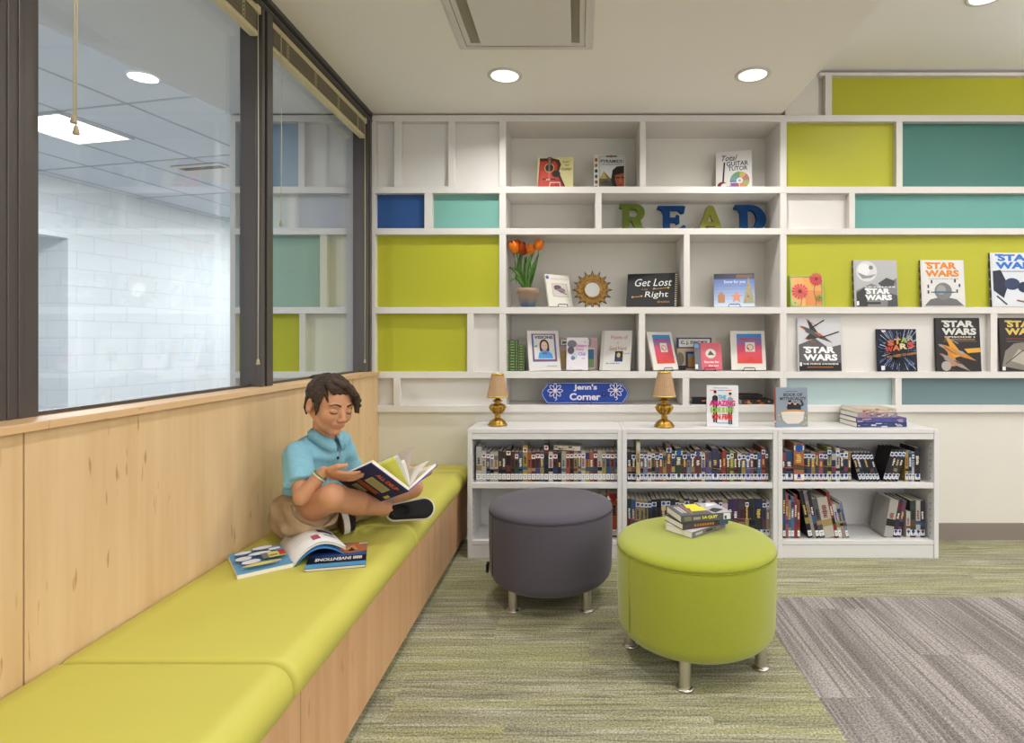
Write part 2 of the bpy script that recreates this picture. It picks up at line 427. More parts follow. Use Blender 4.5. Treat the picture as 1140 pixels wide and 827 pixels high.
# ------------------------------------------------------------------ built-in shelving
RAILS = [(128.0, 135.3), (207.6, 215), (254, 261), (341.8, 349), (413.8, 421), (451.3, 458.8)]
def shelving(name, label, cat):
    o = thing(name, label, cat); return o
shelf = thing('wall_shelving', 'white built-in shelving covering the back wall with deep cubbies and lime, blue and teal panels', 'shelving')
def sbox(name, a, b, t, u, y0, y1, m, parent=shelf): return ubox(sx(a), sx(b), y0, y1, sz(u), sz(t), m).build(name, parent, .0012, 1)
DB = 3.428
L0, L1, M0, M1, R1 = 409, 417.7, 555.8, 563, 1500
for i, (t, u) in enumerate(RAILS):
    sbox('rail', 409, 559, t, u, YF, DB, WHITE)
    sbox('shelf_board', 559, 872.5, t, u, YF, YB, WHITE)
    sbox('rail', 872.5, R1, t, u, YF, DB, WHITE)
def stiles(spans, row, y1, name='divider'):
    t, u = RAILS[row][1], RAILS[row + 1][0]
    for a, b in spans: sbox(name, a, b, t, u, YF + .0005, y1, WHITE)
for r in range(5):
    stiles([(409, 417.7)], r, DB); stiles([(555.8, 563.2)], r, YB); stiles([(868.6, 875.8)], r, YB)
stiles([(438.7, 447), (499, 506.5)], 0, DB); stiles([(472.4, 481)], 1, DB); stiles([(520, 527.3)], 3, DB); stiles([(438, 445.4)], 4, DB)
stiles([(712.4, 719)], 0, YB); stiles([(662.7, 669.8)], 1, YB); stiles([(761.3, 768)], 2, YB); stiles([(711.4, 718.2)], 3, YB); stiles([(760, 767.4)], 4, YB)
stiles([(998, 1005), (1290, 1297)], 0, DB); stiles([(945.5, 952)], 1, DB); stiles([(1210, 1217)], 2, DB); stiles([(1103, 1110.5)], 3, DB); stiles([(997, 1004)], 4, DB)
# upper right row under the high ceiling
sbox('rail', 912.5, R1, 80.5, 84, YF, DB, WHITE); sbox('divider', 919, 926.3, 84, 128, YF, DB, WHITE)
def panel(a, b, t, u, m, nm='colour_panel', label=None):
    o = ubox(sx(a), sx(b), 3.418, 3.4275, sz(u), sz(t), m).build(nm, shelf)
    if label: o['label'] = label
PY0, PY1 = 3.418, 3.4275
for a, b, t, u, m in [
    (418, 438.7, 135, 208, WHITE), (447, 499, 135, 208, WHITE), (506.5, 556, 135, 208, WHITE),
    (417.7, 472.4, 215, 254, BLUE), (481, 555.8, 215, 254, AQUA), (417.7, 555.8, 261, 342, GREEN),
    (417.7, 520, 349, 414, GREEN), (527.3, 555.8, 349, 414, WHITE), (417.7, 438, 421, 451.5, WHITE), (445.4, 555.8, 421, 451.5, WHITE),
    (926.3, R1, 84, 128, GREEN), (875.8, 998, 135, 208, GREEN), (1005, 1290, 135, 208, TEALD), (1297, R1, 135, 208, GREEN),
    (875.8, 945.5, 215, 254, WHITE), (952, R1, 215, 254, TEALM), (875.8, 1210, 261, 342, GREEN), (1217, R1, 261, 342, WHITE),
    (875.8, 1103, 349, 414, WHITE), (1110.5, R1, 349, 414, WHITE), (875.8, 997, 421, 451.5, PALEB), (1004, R1, 421, 451.5, GREYB)]:
    nm = 'back_panel' if m is WHITE else 'colour_panel'
    o = ubox(sx(a), sx(b), PY0, PY1, sz(u), sz(t), m).build(nm, shelf)
    for mm, lb in ((GREEN, 'lime green panel'), (BLUE, 'blue panel'), (AQUA, 'aqua panel'), (TEALD, 'dark teal panel'), (TEALM, 'teal panel'), (PALEB, 'pale blue panel'), (GREYB, 'blue grey panel')):
        if m is mm: o['label'] = lb

# ------------------------------------------------------------------ room behind the glass (turned 12.5 degrees)
A = R(12.5); CU, SU = math.cos(A), math.sin(A)
MR = Matrix.Rotation(-A, 4, 'Z')                   # local (u, v) to world
def uv(x, y): return (x * CU - y * SU, x * SU + y * CU)
# continuing shelving on the same wall
sh2 = thing('wall_shelving', 'white built-in shelving with blue and lime panels seen through the window glass', 'shelving')
for t, u in RAILS: sbox('rail', 256, 402, t, u, YF, DB, WHITE, sh2)
for row, sp in enumerate([[(256, 262), (332, 339), (389, 398)], [(256, 262), (389, 398)], [(256, 262), (356, 364), (386, 398)], [(256, 262), (333, 340), (386, 398)], [(256, 262), (386, 398)]]):
    for a, b in sp: sbox('divider', a, b, RAILS[row][1], RAILS[row + 1][0], YF + .0005, DB, WHITE, sh2)
B2 = mat('dusty_blue_panel', (118, 152, 178), .45); B3 = mat('sea_green_panel', (128, 170, 176), .45)
for a, b, t, u, m in [(262, 332, 135, 208, B2), (339, 389, 135, 208, WHITE), (262, 389, 215, 254, WHITE), (262, 356, 261, 342, B3), (364, 386, 261, 342, WHITE), (262, 333, 349, 414, GREEN), (340, 386, 349, 414, WHITE), (262, 386, 421, 451, WHITE)]:
    ubox(sx(a), sx(b), PY0, PY1, sz(u), sz(t), m).build('back_panel' if m is WHITE else 'colour_panel', sh2)
struct(ubox(sx(255), -1.30, 3.43, 3.8, 0, ZC, WALLP).build('wall_partition'))
# soffit, tile ceiling, block walls, floor
def rbox(u0, u1, v0, v1, z0, z1, m, name, parent=None, kind='structure'):
    o = ubox(u0, u1, v0, v1, z0, z1, m).build(name, parent); o.matrix_world = MR.copy() if parent is None else o.matrix_world
    if kind: o['kind'] = kind
    return o
UE = uv(sx(256), 3.42)[0]
s2 = MB(); s2.prism([(-1.30, YN), (-1.30, 3.8), (sx(256), 3.8), (sx(256), 3.43), ((UE * CU + (-3.4) * SU), (-UE * SU + (-3.4) * CU))], ZC, ZC + .1, CEILU)
struct(s2.build('ceiling_soffit'))
ZT = 3.0
FL2 = mat('vinyl_floor', (150, 152, 154), .4)
struct(ubox(-9, -1.30, YN - 1, 11, -.1, -.002, FL2).build('floor_office'))
ce = MB(); ce.box(-7.2, 1.5, -4, 10.2, ZT, ZT + .1, TILE)
GR = mat('tile_grid', (176, 180, 186), .6)
u = -4.4
while u > -7.2: ce.box(u - .011, u + .011, -4, 10.2, ZT - .004, ZT, GR); u -= .65
u = -3.75
while u < 1: ce.box(u - .011, u + .011, -4, 10.2, ZT - .004, ZT, GR); u += .65
v = 3.66 - 1.22 * 6
while v < 10: ce.box(-7.2, 1.5, v - .011, v + .011, ZT - .004, ZT, GR); v += 1.22
o = ce.build('ceiling_office'); struct(o); o.matrix_world = MR
bw = MB()
ul = -7.15
bw.box(ul - .2, ul, -4, 4.2, 0, ZT, BLOCK); bw.box(ul - .2, ul, 4.2, 5.26, 2.34, ZT, BLOCK); bw.box(ul - .2, ul, 5.26, 10, 0, ZT, BLOCK)
bw.box(ul - .9, ul - .7, 3.9, 5.6, 0, 2.5, BLOCK); bw.box(ul - .9, ul - .2, 5.26, 5.36, 0, 2.5, BLOCK)
o = bw.build('wall_office_left'); struct(o); o.matrix_world = MR
bw = MB(); bw.box(ul, 1.5, 9.6, 9.8, 0, ZT, BLOCK); o = bw.build('wall_office_back'); struct(o); o.matrix_world = MR
bw = MB(); bw.box(ul, -.8, -3.3, -3.1, 0, ZT, BLOCK); o = bw.build('wall_office_front'); struct(o); o.matrix_world = MR
bw = MB(); bw.box(sx(256), sx(256) + .12, 3.8, 9.6, 0, ZT, WALLP); o = bw.build('wall_office_right'); struct(o)

def troffer(label, cx, cy, z, sxx, syy, rot, power, color=WARM, group=None, up=0):
    t = thing('ceiling_light_panel', label, 'ceiling light', (cx, cy, z), (0, 0, rot), group)
    f = MB(); hx, hy = sxx / 2, syy / 2
    for a in ((-hx - .02, hx + .02, -hy - .02, -hy), (-hx - .02, hx + .02, hy, hy + .02), (-hx - .02, -hx, -hy, hy), (hx, hx + .02, -hy, hy)): f.box(*a, -.012, 0, WHITE)
    f.build('frame', t); ubox(-hx, hx, -hy, hy, -.006, -.001, LAMPM).build('diffuser', t)
    area('panel_lamp', (0, 0, -.02), sxx, syy, power, color=color, parent=t)
    if up:  # added upward lamp with a glowing top, brightens the ceiling
        ubox(-hx - .02, hx + .02, -hy - .02, hy + .02, 0, .03, WHITE).build('housing', t); ubox(-hx, hx, -hy, hy, .03, .036, LAMPM).build('upper_diffuser', t)
        for ax in (-1, 1): MB().tube([(0, ax * hy * .8, .03), (0, ax * hy * .8, ZU - z)], .004, WHITE, 6).build('hanger', t)
        area('uplight_lamp', (0, 0, .045), sxx, syy, up, rot=(R(180), 0, 0), color=color, parent=t)
    return t
# office lights
COOL = (.93, .97, 1.0)
def w_of(u, v): return (u * CU + v * SU, -u * SU + v * CU)
for i, (u0, v0) in enumerate([(-5.40, 3.98), (-2.2, 3.2 - 1.5), (-5.40, 7.6), (-4.1, 0.2)]):
    x, y = w_of(u0, v0)
    troffer(['square lit light panel in the tiled ceiling seen through the window', 'light panel in the office ceiling nearest the window frames', 'light panel in the office ceiling at its far end', 'light panel in the office ceiling beyond the thick post'][i], x, y, ZT - .004, .6, .6, -A, P_ADJ * (1, .8, 1, 1)[i], COOL)
av = thing('air_vent', 'dark slotted air vent in the tiled ceiling behind the glass', 'vent', (*w_of(-5.2, 5.35), ZT - .004), (0, 0, -A))
ubox(-.3, .3, -.3, .3, -.012, 0, WHITE).build('frame', av); mm = MB()
for k in range(3): mm.box(-.26 , .26, -.24 + k * .03, -.225 + k * .03, -.014, -.012, BLACK)
mm.build('slot', av)

# ------------------------------------------------------------------ lights of the main room, with added panels
def downlight(label, x, y, z, power, rr=.068, group=None, tint=WARM):
    t = thing('recessed_downlight', label, 'ceiling light', (x, y, z), (0, 0, 0), group)
    MB().lathe([(rr, .001), (rr + .017, .001), (rr + .018, -.003), (rr + .002, -.006), (rr, -.003)], WHITE, 40, caps=False).build('trim_ring', t)
    MB().lathe([(rr, -.0035), (rr * .6, -.0030), (0.001, -.0028)], LAMPR, 40, caps=False).build('reflector', t)
    l = bpy.data.lights.new('downlight_lamp', 'AREA'); l.shape = 'DISK'; l.size = rr * 1.7; l.energy = power; l.color = tint; l.spread = R(150)
    lo = bpy.data.objects.new('downlight_lamp', l); COL.objects.link(lo); lo.location = (0, 0, -.012); lo.parent = t
    return t
downlight('recessed downlight in the lower ceiling left of the two, above the guitar books', PX(562, 2.902), 2.902, ZC, P_DOWN)
downlight('recessed downlight near the slanting edge of the lower ceiling', PX(838, 2.892), 2.892, ZC, P_DOWN)
downlight('recessed downlight in the higher ceiling on the right, cut by the frame', 1.86, 2.66, ZU, P_DOWN * .8)
for i, (x, y) in enumerate([(-.36, 1.35), (.87, 1.35), (-.36, -.3), (.87, -.3), (-.36, -2), (.87, -2)]):
    downlight('recessed downlight in the lower ceiling behind the frame, %s row %s' % (('window side', 'open side')[i % 2], ('above the bench', 'above the viewer', 'farthest back')[i // 2]), x, y, ZC, P_DOWN)
i = 0
for y in (2.0, -.4, -2.4):  # hanging panels added out of view to brighten room and ceiling
    for x in (2.9, 4.9):
        troffer('suspended rectangular light panel under the higher ceiling, %s, %s' % (('nearest the shelves', 'beside the viewer', 'at the rear')[i // 2], ('left row', 'right row')[i % 2]), x, y, 2.36, .6, 1.2, 0, P_PANEL_ADDED, group=None, up=P_UP_ADDED); i += 1

# square ceiling diffuser
dv = thing('ceiling_diffuser', 'square white air diffuser with dropped plate in the lower ceiling', 'vent', (-.235, 2.34, ZC))
m = MB()
for k, (a, z) in enumerate(((.300, -.004), (.286, -.010), (.262, -.006))):
    b = a - .022
    for q in ((-a, a, -a, -b), (-a, a, b, a), (-a, -b, -b, b), (b, a, -b, b)): m.box(*q, z, 0, WHITE)
m.build('frame', dv, .001)
ubox(-.262, .262, -.262, .262, -.002, 0, mat('diffuser_recess', (158, 151, 134), .8)).build('recess', dv)  # darker flush sheet, shade around the plate put into its colour
m = MB(); m.box(-.185, .205, -.2, .18, -.045, -.036, WHITE); m.build('plate', dv, .002)
for sx_ in (-.14, .16):
    for sy_ in (-.14, .14): ubox(sx_ - .008, sx_ + .008, sy_ - .008, sy_ + .008, -.036, 0, WHITE).build('hanger', dv)

# ------------------------------------------------------------------ blinds
def blind(label, y0, y1, cords):
    t = thing('venetian_blind', label, 'blind', (-1.222, y0, 2.30)); L = y1 - y0
    m = MB(); m.box(-.016, .016, 0, L, .094, .116, CREAM); m.box(.016, .018, 0, L, .090, .100, CREAM); m.build('headrail', t, .002)
    m = MB(); k = 0; z = .022
    rr = random.Random(3)
    while z < .092: m.box(-.014, .014 + rr.uniform(-.001, .001), .012, L - .012, z, z + .0022, CREAMD); z += .0042
    m.build('slats', t)
    m = MB(); m.box(-.015, .017, .006, L - .006, .002, .020, CREAM); m.build('bottom_rail', t, .003)
    n = 4 if L > 1 else 3
    for i in range(n):
        m = MB()
        yy = L * (.12 + .76 * i / (n - 1))
        for q in range(5):
            zz = .025 + q * .015; m.tube([(.016, yy + .005 * math.sin(q * 2.1 + a_ * 6.28 / 8), zz + .006 * math.sin(a_ * 6.28 / 8)) if False else (.017 + .003 * math.cos(a_ * 6.28 / 8), yy + .007 * math.sin(a_ * 6.28 / 8) , zz + .006 * math.cos(a_ * 6.28 / 8)) for a_ in range(8)], .0011, CREAM, 5, closed=True)
        m.build('ladder_cord', t)
    m = MB(); m.box(.010, .022, L - .02, L + .004, .088, .118, CREAM); m.build('end_bracket', t, .002)
    for (yy, zb) in cords:
        c = MB(); c.tube([(.020, yy, .1), (.021, yy + .002, (.1 + zb) / 2), (.020, yy, zb)], .0017, CREAM, 6); c.build('pull_cord', t)
        c = MB(); c.lathe([(.002, .02), (.004, .018), (.0075, 0), (.006, -.002), (.001, -.002)], mat('tassel', (176, 160, 130), .5), 12, c=(.020, yy, zb - .018)); c.build('tassel', t)
    return t
# cords: (offset along the window, bottom height relative to the blind base)
blind('raised cream venetian blind over the left window pane with hanging cords', 1.345, 2.205, [(.045, PZ(128, 1.35 + .04) - 2.30), (.052, PZ(143, 1.35 + .05) - 2.30 + .004), (.845, PZ(400, 2.19) - 2.3)])
blind('raised cream venetian blind over the right window pane with short cord', 2.30, 3.31, [(.06, PZ(246, 2.36) - 2.3), (.985, PZ(400, 3.28) - 2.3)])

# ------------------------------------------------------------------ bench
bn = thing('built_in_bench', 'long built-in maple bench base running along the window wall', 'bench', (-.9, 0, 0))
bys = [-2.9, -1.6, -.1, 1.367, YW - .002]
for a, b in zip(bys, bys[1:]):
    o = ubox(-1.163 + .9, -.65 + .9, a + .0015, b - .0015, .04, .345, WOODD).build('front_panel', bn, .001)
o = ubox(-1.163 + .9, -.70 + .9, -2.9, YW - .002, 0, .04, BLACK).build('toe_kick', bn)
def cushion(label, y0, y1):
    # rounded slab: cross-section with a big front radius, softened ends
    x0, x1, z0, z1 = -1.163, -.628, .346, .440
    prof = [(x0, z0), (x0, z1 - .012), (x0 + .012, z1 - .002)]
    prof += [(x0 + .06, z1)]
    rad = .058
    for k in range(9):
        a = R(90 - 11.25 * k); prof.append((x1 - rad + rad * math.cos(a), z1 - rad + rad * math.sin(a)))
    prof += [(x1 - .002, z0 + .012), (x1 - .014, z0)]
    cx_, cz_ = (x0 + x1) / 2, z0
    vs = []; fs = []; n = len(prof); ys = []
    for d, s_ in ((0, .030), (.002, .014), (.006, .006), (.014, .001), (.022, 0)): ys.append((y0 + d, s_))
    for d in range(1, 12): ys.append((y0 + .022 + (y1 - y0 - .044) * d / 12, 0))
    for d, s_ in ((.022, 0), (.014, .001), (.006, .006), (.002, .014), (0, .030)): ys.append((y1 - d, s_))
    for y, s_ in ys:
        for (x, z) in prof:
            xx = x - s_ * (1 if x > cx_ else 0); zz = max(z0, z - s_ * .55 * (1 if z > z0 + .02 else 0)); vs.append((xx, y, zz))
    for i in range(len(ys) - 1):
        for k in range(n):
            l = (k + 1) % n; fs.append((i * n + k, i * n + l, (i + 1) * n + l, (i + 1) * n + k))
    fs += [tuple(range(n)), tuple(range((len(ys) - 1) * n, len(ys) * n))]
    t = MB().add(vs, fs, SEATG, True).build('bench_cushion'); 
    return tag(t, label, 'cushion')
cushion('lime bench cushion nearest the viewer, cut off by the bottom of the frame', .10, 1.302)
cushion('long lime bench cushion in the middle under the boy and open magazine', 1.304, 2.262)
cushion('lime bench cushion at the far end behind the boy', 2.264, 3.235)
cushion('short lime filler cushion against the back wall beside the bookcase', 3.237, YW - .003)

# ================================================================== FURNITURE
# three low bookcases side by side
YC, YCB = 3.108, 3.402
def cx_(px): return PX(px, YC)
def cz_(py): return PZ(py, YC)
ZT0 = cz_(477.6); ZS1 = cz_(538); ZS0 = cz_(602)
def bookcase(px0, px1, label, first=False, last=False):
    t = thing('low_bookcase', label, 'bookcase', ((cx_(px0) + cx_(px1)) / 2, YC, 0)); ox = (cx_(px0) + cx_(px1)) / 2; oy = YC
    x0, x1 = cx_(px0) - ox + .0008, cx_(px1) - ox - .0008; D = YCB - YC
    def b(n, a, c, d, e, f, g, m=CABW): return ubox(a, c, d, e, f, g, m).build(n, t, .0012, 1)
    b('side_panel', x0, x0 + .024, 0, D, 0, ZT0 - .0015); b('side_panel', x1 - .024, x1, 0, D, 0, ZT0 - .0015)
    b('top', x0 + .024, x1 - .024, .002, D, ZT0 - .022, ZT0)
    b('front_rail', x0 + .024, x1 - .024, .004, .022, ZT0 - .056, ZT0 - .024)
    b('shelf_board', x0 + .024, x1 - .024, .004, D - .008, ZS1 - .028, ZS1)
    b('bottom_board', x0 + .024, x1 - .024, .004, D - .008, ZS0 - .022, ZS0)
    b('kickboard', x0 + .024, x1 - .024, .006, .022, 0, ZS0 - .024)
    b('back_board', x0 + .024, x1 - .024, D - .008, D, 0, ZT0 - .024)
    h = MB()
    for z0, n in ((ZS0 + .03, 8), (ZS1 + .02, 6)):
        for k in range(n):
            for yy in (.035,):
                for xx, sg in ((x0 + .024, 1), (x1 - .024, -1)):
                    z = z0 + k * .032; h.box(min(xx, xx + sg * .0006), max(xx, xx + sg * .0006), yy - .003, yy + .003, z - .003, z + .003, BLACK)
    o = h.build('peg_holes', t); o['kind'] = 'stuff'
    return t
bookcase(520.3, 692.7, 'white low bookcase nearest the bench, behind the charcoal ottoman')
bookcase(692.7, 866, 'middle white low bookcase, behind the lime ottoman')
bookcase(866, 1045.3, 'white low bookcase at the right end, with leaning books and gaps')

# ottomans
def ottoman(name, label, x, y, rad, zb, zt, m, legs, seam):
    t = thing(name, label, 'ottoman', (x, y, 0))
    pr = [(0.001, zb)]
    rb, rt = .075, .028
    for k in range(7):
        a = R(-90 + 15 * k); pr.append((rad - .004 - rb + rb * math.cos(a) * 1.0, zb + rb * .85 + rb * .85 * math.sin(a)))
    pr += [(rad, (zb + zt) / 2 + .02), (rad, zt - .045), (rad - .001, zt - .034), (rad - .004, zt - .030)]
    body = MB().lathe(pr + [(0.001, zt - .030)], m, 96).build('body', t)
    top = [(rad - .004, zt - .030), (rad - .0005, zt - .026), (rad - .002, zt - .018), (rad - .010, zt - .009), (rad - .026, zt - .003), (rad - .06, zt), (.001, zt + .004)]
    MB().lathe([(0.001, zt - .03)] + top, m, 96).build('top_cushion', t)
    pp = [((rad - .001) * math.cos(2 * math.pi * k / 96), (rad - .001) * math.sin(2 * math.pi * k / 96), zt - .031) for k in range(96)]
    MB().tube(pp, .0024, seam, 6, closed=True).build('piping', t)
    a = R(208); sm = MB(); sm.tube([((rad + .0002) * math.cos(a), (rad + .0002) * math.sin(a), z) for z in (zb + .06, (zb + zt) / 2, zt - .036)], .0014, seam, 5); sm.build('seam', t)
    for (lx, ly) in legs:
        MB().lathe([(.0205, .004), (.0205, .006), (.0205, .014), (.0205, zb + .005), (.0205, zb + .018), (.0205, zb + .02)], CHROME, 24, c=(lx, ly, 0)).lathe([(.026, 0), (.030, .002), (.030, .006), (.022, .010)], CHROME, 24, c=(lx, ly, 0)).build('leg', t)
    return t
og = ottoman('ottoman', 'charcoal grey round fabric ottoman in front of the left bookcase', -.125, 2.652, .279, .082, .432, FGREY,
        [(-.155, -.15), (.160, -.15), (-.155, .15), (.160, .15)], mat('charcoal_seam', (70, 66, 74), .9))
MB().box(-.287, -.277, -.055, -.02, .125, .162, BLACK).build('fabric_tag', og)
ottoman('ottoman', 'lime green round fabric ottoman with a pile of books on top', .432, 2.165, .288, .082, .432, FGREEN,
        [(-.078, -.225), (.213, -.10), (-.235, .05), (.06, .23)], mat('lime_seam', (138, 148, 26), .9))

# ------------------------------------------------------------------ books
def cover_pages(mb_c, w_, h_, t_, cm, pm, lip=.0025, board=.0016, spine_m=None, edge_m=None):
    """closed upright book centred on x, base z=0: spine at -x, front cover at -y"""
    x0, x1 = -w_ / 2, w_ / 2; y0, y1 = -t_ / 2, t_ / 2
    mb_c.box(x0, x1, y0, y0 + board, 0, h_, cm); mb_c.box(x0, x1, y1 - board, y1, 0, h_, cm)
    mb_c.box(x0, x0 + board, y0 + board, y1 - board, 0, h_, spine_m or cm)
    p = MB(); p.box(x0 + board + .0002, x1 - lip, y0 + board + .0001, y1 - board - .0001, lip * .8, h_ - lip * .8, edge_m or PAPER)
    return p
def book(label, pos, w_, h_, t_, cov, art=None, yaw=0, tilt=0, roll=0, spine=None, spine_art=None, name='book', easel=None, group=None, back=None):
    """pos = middle of the bottom front edge on its shelf; tilt leans the top backwards"""
    t = thing(name, label, 'book')
    cm = flat(cov); mb = MB()
    pg = cover_pages(mb, w_, h_, t_, cm, PAPER, spine_m=flat(spine) if spine else None)
    if art:
        a = Art(mb, (-w_ / 2, -t_ / 2, 0), (w_, 0, 0), (0, 0, h_), (0, -1, 0)); art(a)
    if spine_art:
        a = Art(mb, (-w_ / 2, t_ / 2, 0), (0, -t_, 0), (0, 0, h_), (-1, 0, 0)); spine_art(a)
    mb.build('cover', t); pg.build('pages', t)
    M = Matrix.Translation(Vector(pos) + Vector((0, 0, .0042 if easel else 0))) @ Matrix.Rotation(R(yaw), 4, 'Z') @ Matrix.Rotation(R(roll), 4, 'Y') @ Matrix.Translation((0, 0, t_ * math.sin(R(tilt)))) @ Matrix.Rotation(-R(tilt), 4, 'X') @ Matrix.Translation((0, t_ / 2, 0))
    t.matrix_world = M
    if easel:
        e = thing('book_easel', easel[1], 'book stand', tuple(pos), (0, 0, R(yaw)))
        m = WIREW if easel[0] == 'w' else WIRE; hw = .035; c = MB(); lh = .050 if pos[2] > 2 else .021
        c.tube([(-hw, -.004, .0020), (-hw, -.016, .0022), (-hw + .006, -.020, lh), (hw - .006, -.020, lh), (hw, -.016, .0022), (hw, -.004, .0020)], .0024, m, 6)
        c.build('front_lip', e)
        tl = math.tan(R(tilt)); q = t_ + .004
        for s_ in (-1, 1):
            c = MB(); c.tube([(s_ * hw, -.004, .0018), (s_ * hw, q, .0018), (s_ * hw * .8, q + tl * h_ * .7 + .002, h_ * .7), (s_ * hw * .8, q + tl * h_ * .55 + .05, .0018)], .0017, m, 6); c.build('side_wire', e)
    return t

def SH(py, Y): return PZ(py, Y)
Z1, Z2, Z3, Z4, Z5 = sz(207.6) , sz(254), sz(341.8), sz(413.8), sz(451.3)
ZCAB = ZT0
K = lambda r_, g, b: (r_, g, b)

def sw_title(a, c, u0, u1, v0, v1, slope=0):
    h_ = (v1 - v0) * .47
    a.text('STAR', u0 + .06 * (u1 - u0), v1 - h_, u1 - .06 * (u1 - u0), v1, c, .05, slope=slope)
    a.text('WARS', u0, v0, u1, v0 + h_, c, .05, slope=slope)
    a.line([(u0 - .0, v1 - .012), (u0 + .2 * (u1 - u0), v1 - .012)], .035, flat(c))
def ship(a, u, v, s_, ang, c1, c2, c3):
    """generic winged space craft seen from the side"""
    ca, sa = math.cos(R(ang)), math.sin(R(ang)); asp = a.W / a.H
    def q(pts, c): a.poly([(u + s_ * (x * ca - y * sa), v + s_ * (x * sa + y * ca) * asp) for x, y in pts], c)
    q([(-1, .05), (-.3, .16), (.3, .12), (.95, .0), (.3, -.1), (-.6, -.16)], c1)
    q([(-.5, .1), (-.9, .5), (-.75, .52), (0, .12)], c2); q([(-.4, -.12), (-.5, -.5), (-.35, -.5), (.15, -.1)], c2)
    q([(-.2, .06), (.1, .16), (.35, .1), (.1, .02)], c3); q([(-1, .03), (-1.1, .0), (-1, -.06), (-.6, -.1)], c3)
    q([(-.95, .50), (-.2, .44), (-.2, .41), (-.95, .46)], c3); q([(-.55, -.5), (.1, -.44), (.1, -.41), (-.5, -.46)], c3)

def art_a(a):        # grey cover, white block title
    a.rect(.05, .01, .99, .99, K(176, 176, 178)); a.poly([(.05, .35), (.4, .5), (.6, .42), (.99, .62), (.99, .01), (.05, .01)], K(126, 126, 128))
    a.circ(.3, .76, .24, K(206, 206, 206)); a.circ(.24, .8, .14, K(222, 222, 222)); a.poly([(.08, .74), (.3, .66), (.52, .7), (.4, .62), (.2, .6)], K(140, 140, 142)); a.circ(.4, .84, .05, K(120, 120, 124))
    a.poly([(.55, .5), (.75, .62), (.95, .55), (.9, .44), (.65, .42)], K(72, 72, 75)); a.poly([(.05, .3), (.25, .42), (.3, .01), (.05, .01)], K(60, 60, 62)); a.poly([(.75, .01), (.8, .3), (.99, .24), (.99, .01)], K(78, 78, 80))
    a.text('ULTIMATE', .25, .41, .95, .435, K(235, 235, 235), .03); sw_title(a, K(240, 240, 238), .24, .86, .14, .39); a.rect(.26, .06, .6, .1, K(50, 50, 52)); a.rect(.05, .03, .1, .12, K(235, 235, 235))
def art_b(a):        # white cover, orange title
    a.rect(.04, .01, .99, .99, K(212, 210, 208)); sw_title(a, K(214, 128, 40), .1, .88, .64, .95); a.text('THE PICTORIAL GUIDE', .18, .585, .86, .605, K(110, 110, 120), .02)
    a.poly([(.06, .02), (.2, .16), (.5, .22), (.8, .16), (.97, .02)], K(104, 104, 104)); a.circ(.5, .33, .2, K(118, 120, 118)); a.circ(.45, .36, .11, K(150, 152, 150)); a.ell(.5, .31, .3, .02, K(70, 96, 136))
    for u, v in ((.14, .4), (.14, .28), (.86, .42), (.8, .3), (.22, .5), (.76, .52)): a.rect(u, v, u + .035, v + .07, K(60, 60, 60))
def art_c(a):        # white cover, blue title
    a.rect(.04, .01, .99, .99, K(208, 212, 218)); sw_title(a, K(44, 108, 190), .1, .98, .7, .97); a.rect(.2, .645, .9, .66, K(120, 120, 130))
    a.poly([(.04, .66), (.2, .68), (.34, .4), (.24, .16), (.04, .3)], K(40, 46, 62)); a.ell(.42, .42, .16, .11, K(50, 62, 92)); a.ell(.66, .36, .13, .1, K(40, 50, 74)); a.poly([(.7, .55), (.95, .6), (.99, .3), (.85, .12)], K(56, 60, 74)); a.line([(.1, .2), (.3, .04)], .03, K(60, 64, 76) and flat(K(60, 64, 76))); a.line([(.5, .12), (.8, .06)], .03, flat(K(130, 84, 70)))
def art_d(a):        # pale sky, craft, white title on black foot
    a.rect(.02, .01, .99, .99, K(196, 196, 200)); a.poly([(.02, .5), (.4, .62), (.7, .44), (.99, .5), (.99, .01), (.02, .01)], K(92, 90, 92)); a.rect(.02, .01, .99, .16, K(36, 32, 34))
    ship(a, .45, .68, .42, -28, K(84, 80, 80), K(58, 54, 54), K(190, 96, 40)); a.line([(.3, .8), (.62, .96)], .03, flat(K(40, 38, 40))); a.line([(.5, .62), (.95, .74)], .03, flat(K(60, 40, 36)))
    sw_title(a, K(238, 238, 238), .12, .9, .2, .46); a.text('THE FORCE AWAKENS', .1, .125, .92, .155, K(230, 230, 230), .03); a.rect(.2, .07, .8, .09, K(150, 100, 60)); a.rect(.03, .1, .08, .17, K(220, 220, 220))
def art_e(a):        # starburst
    a.rect(.0, .0, 1, 1, K(20, 26, 44)); a.ray(.5, .48, .1, .75, 170, .008, K(120, 140, 190), 4); a.ray(.5, .48, .1, .75, 110, .006, K(200, 210, 235), 7); a.ell(.5, .5, .22, .2, K(24, 22, 30))
    for i, (ch, c) in enumerate(zip('STAR', (K(200, 96, 50), K(196, 150, 60), K(150, 170, 70), K(150, 150, 140)))): a.text(ch, .2 + .17 * i, .6 + .035 * i, .37 + .17 * i, .73 + .035 * i, c, .05)
    for i, (ch, c) in enumerate(zip('WARS', (K(196, 60, 40), K(200, 110, 60), K(210, 190, 150), K(200, 70, 60)))): a.text(ch, .14 + .185 * i, .45 + .035 * i, .33 + .185 * i, .58 + .035 * i, c, .05)
    a.text('YOU NEED TO KNOW', .16, .3, .94, .36, K(170, 120, 60), .04, slope=.1); a.rect(.02, .03, .11, .13, K(225, 225, 225)); a.rect(.06, .92, .16, .96, K(210, 215, 210))
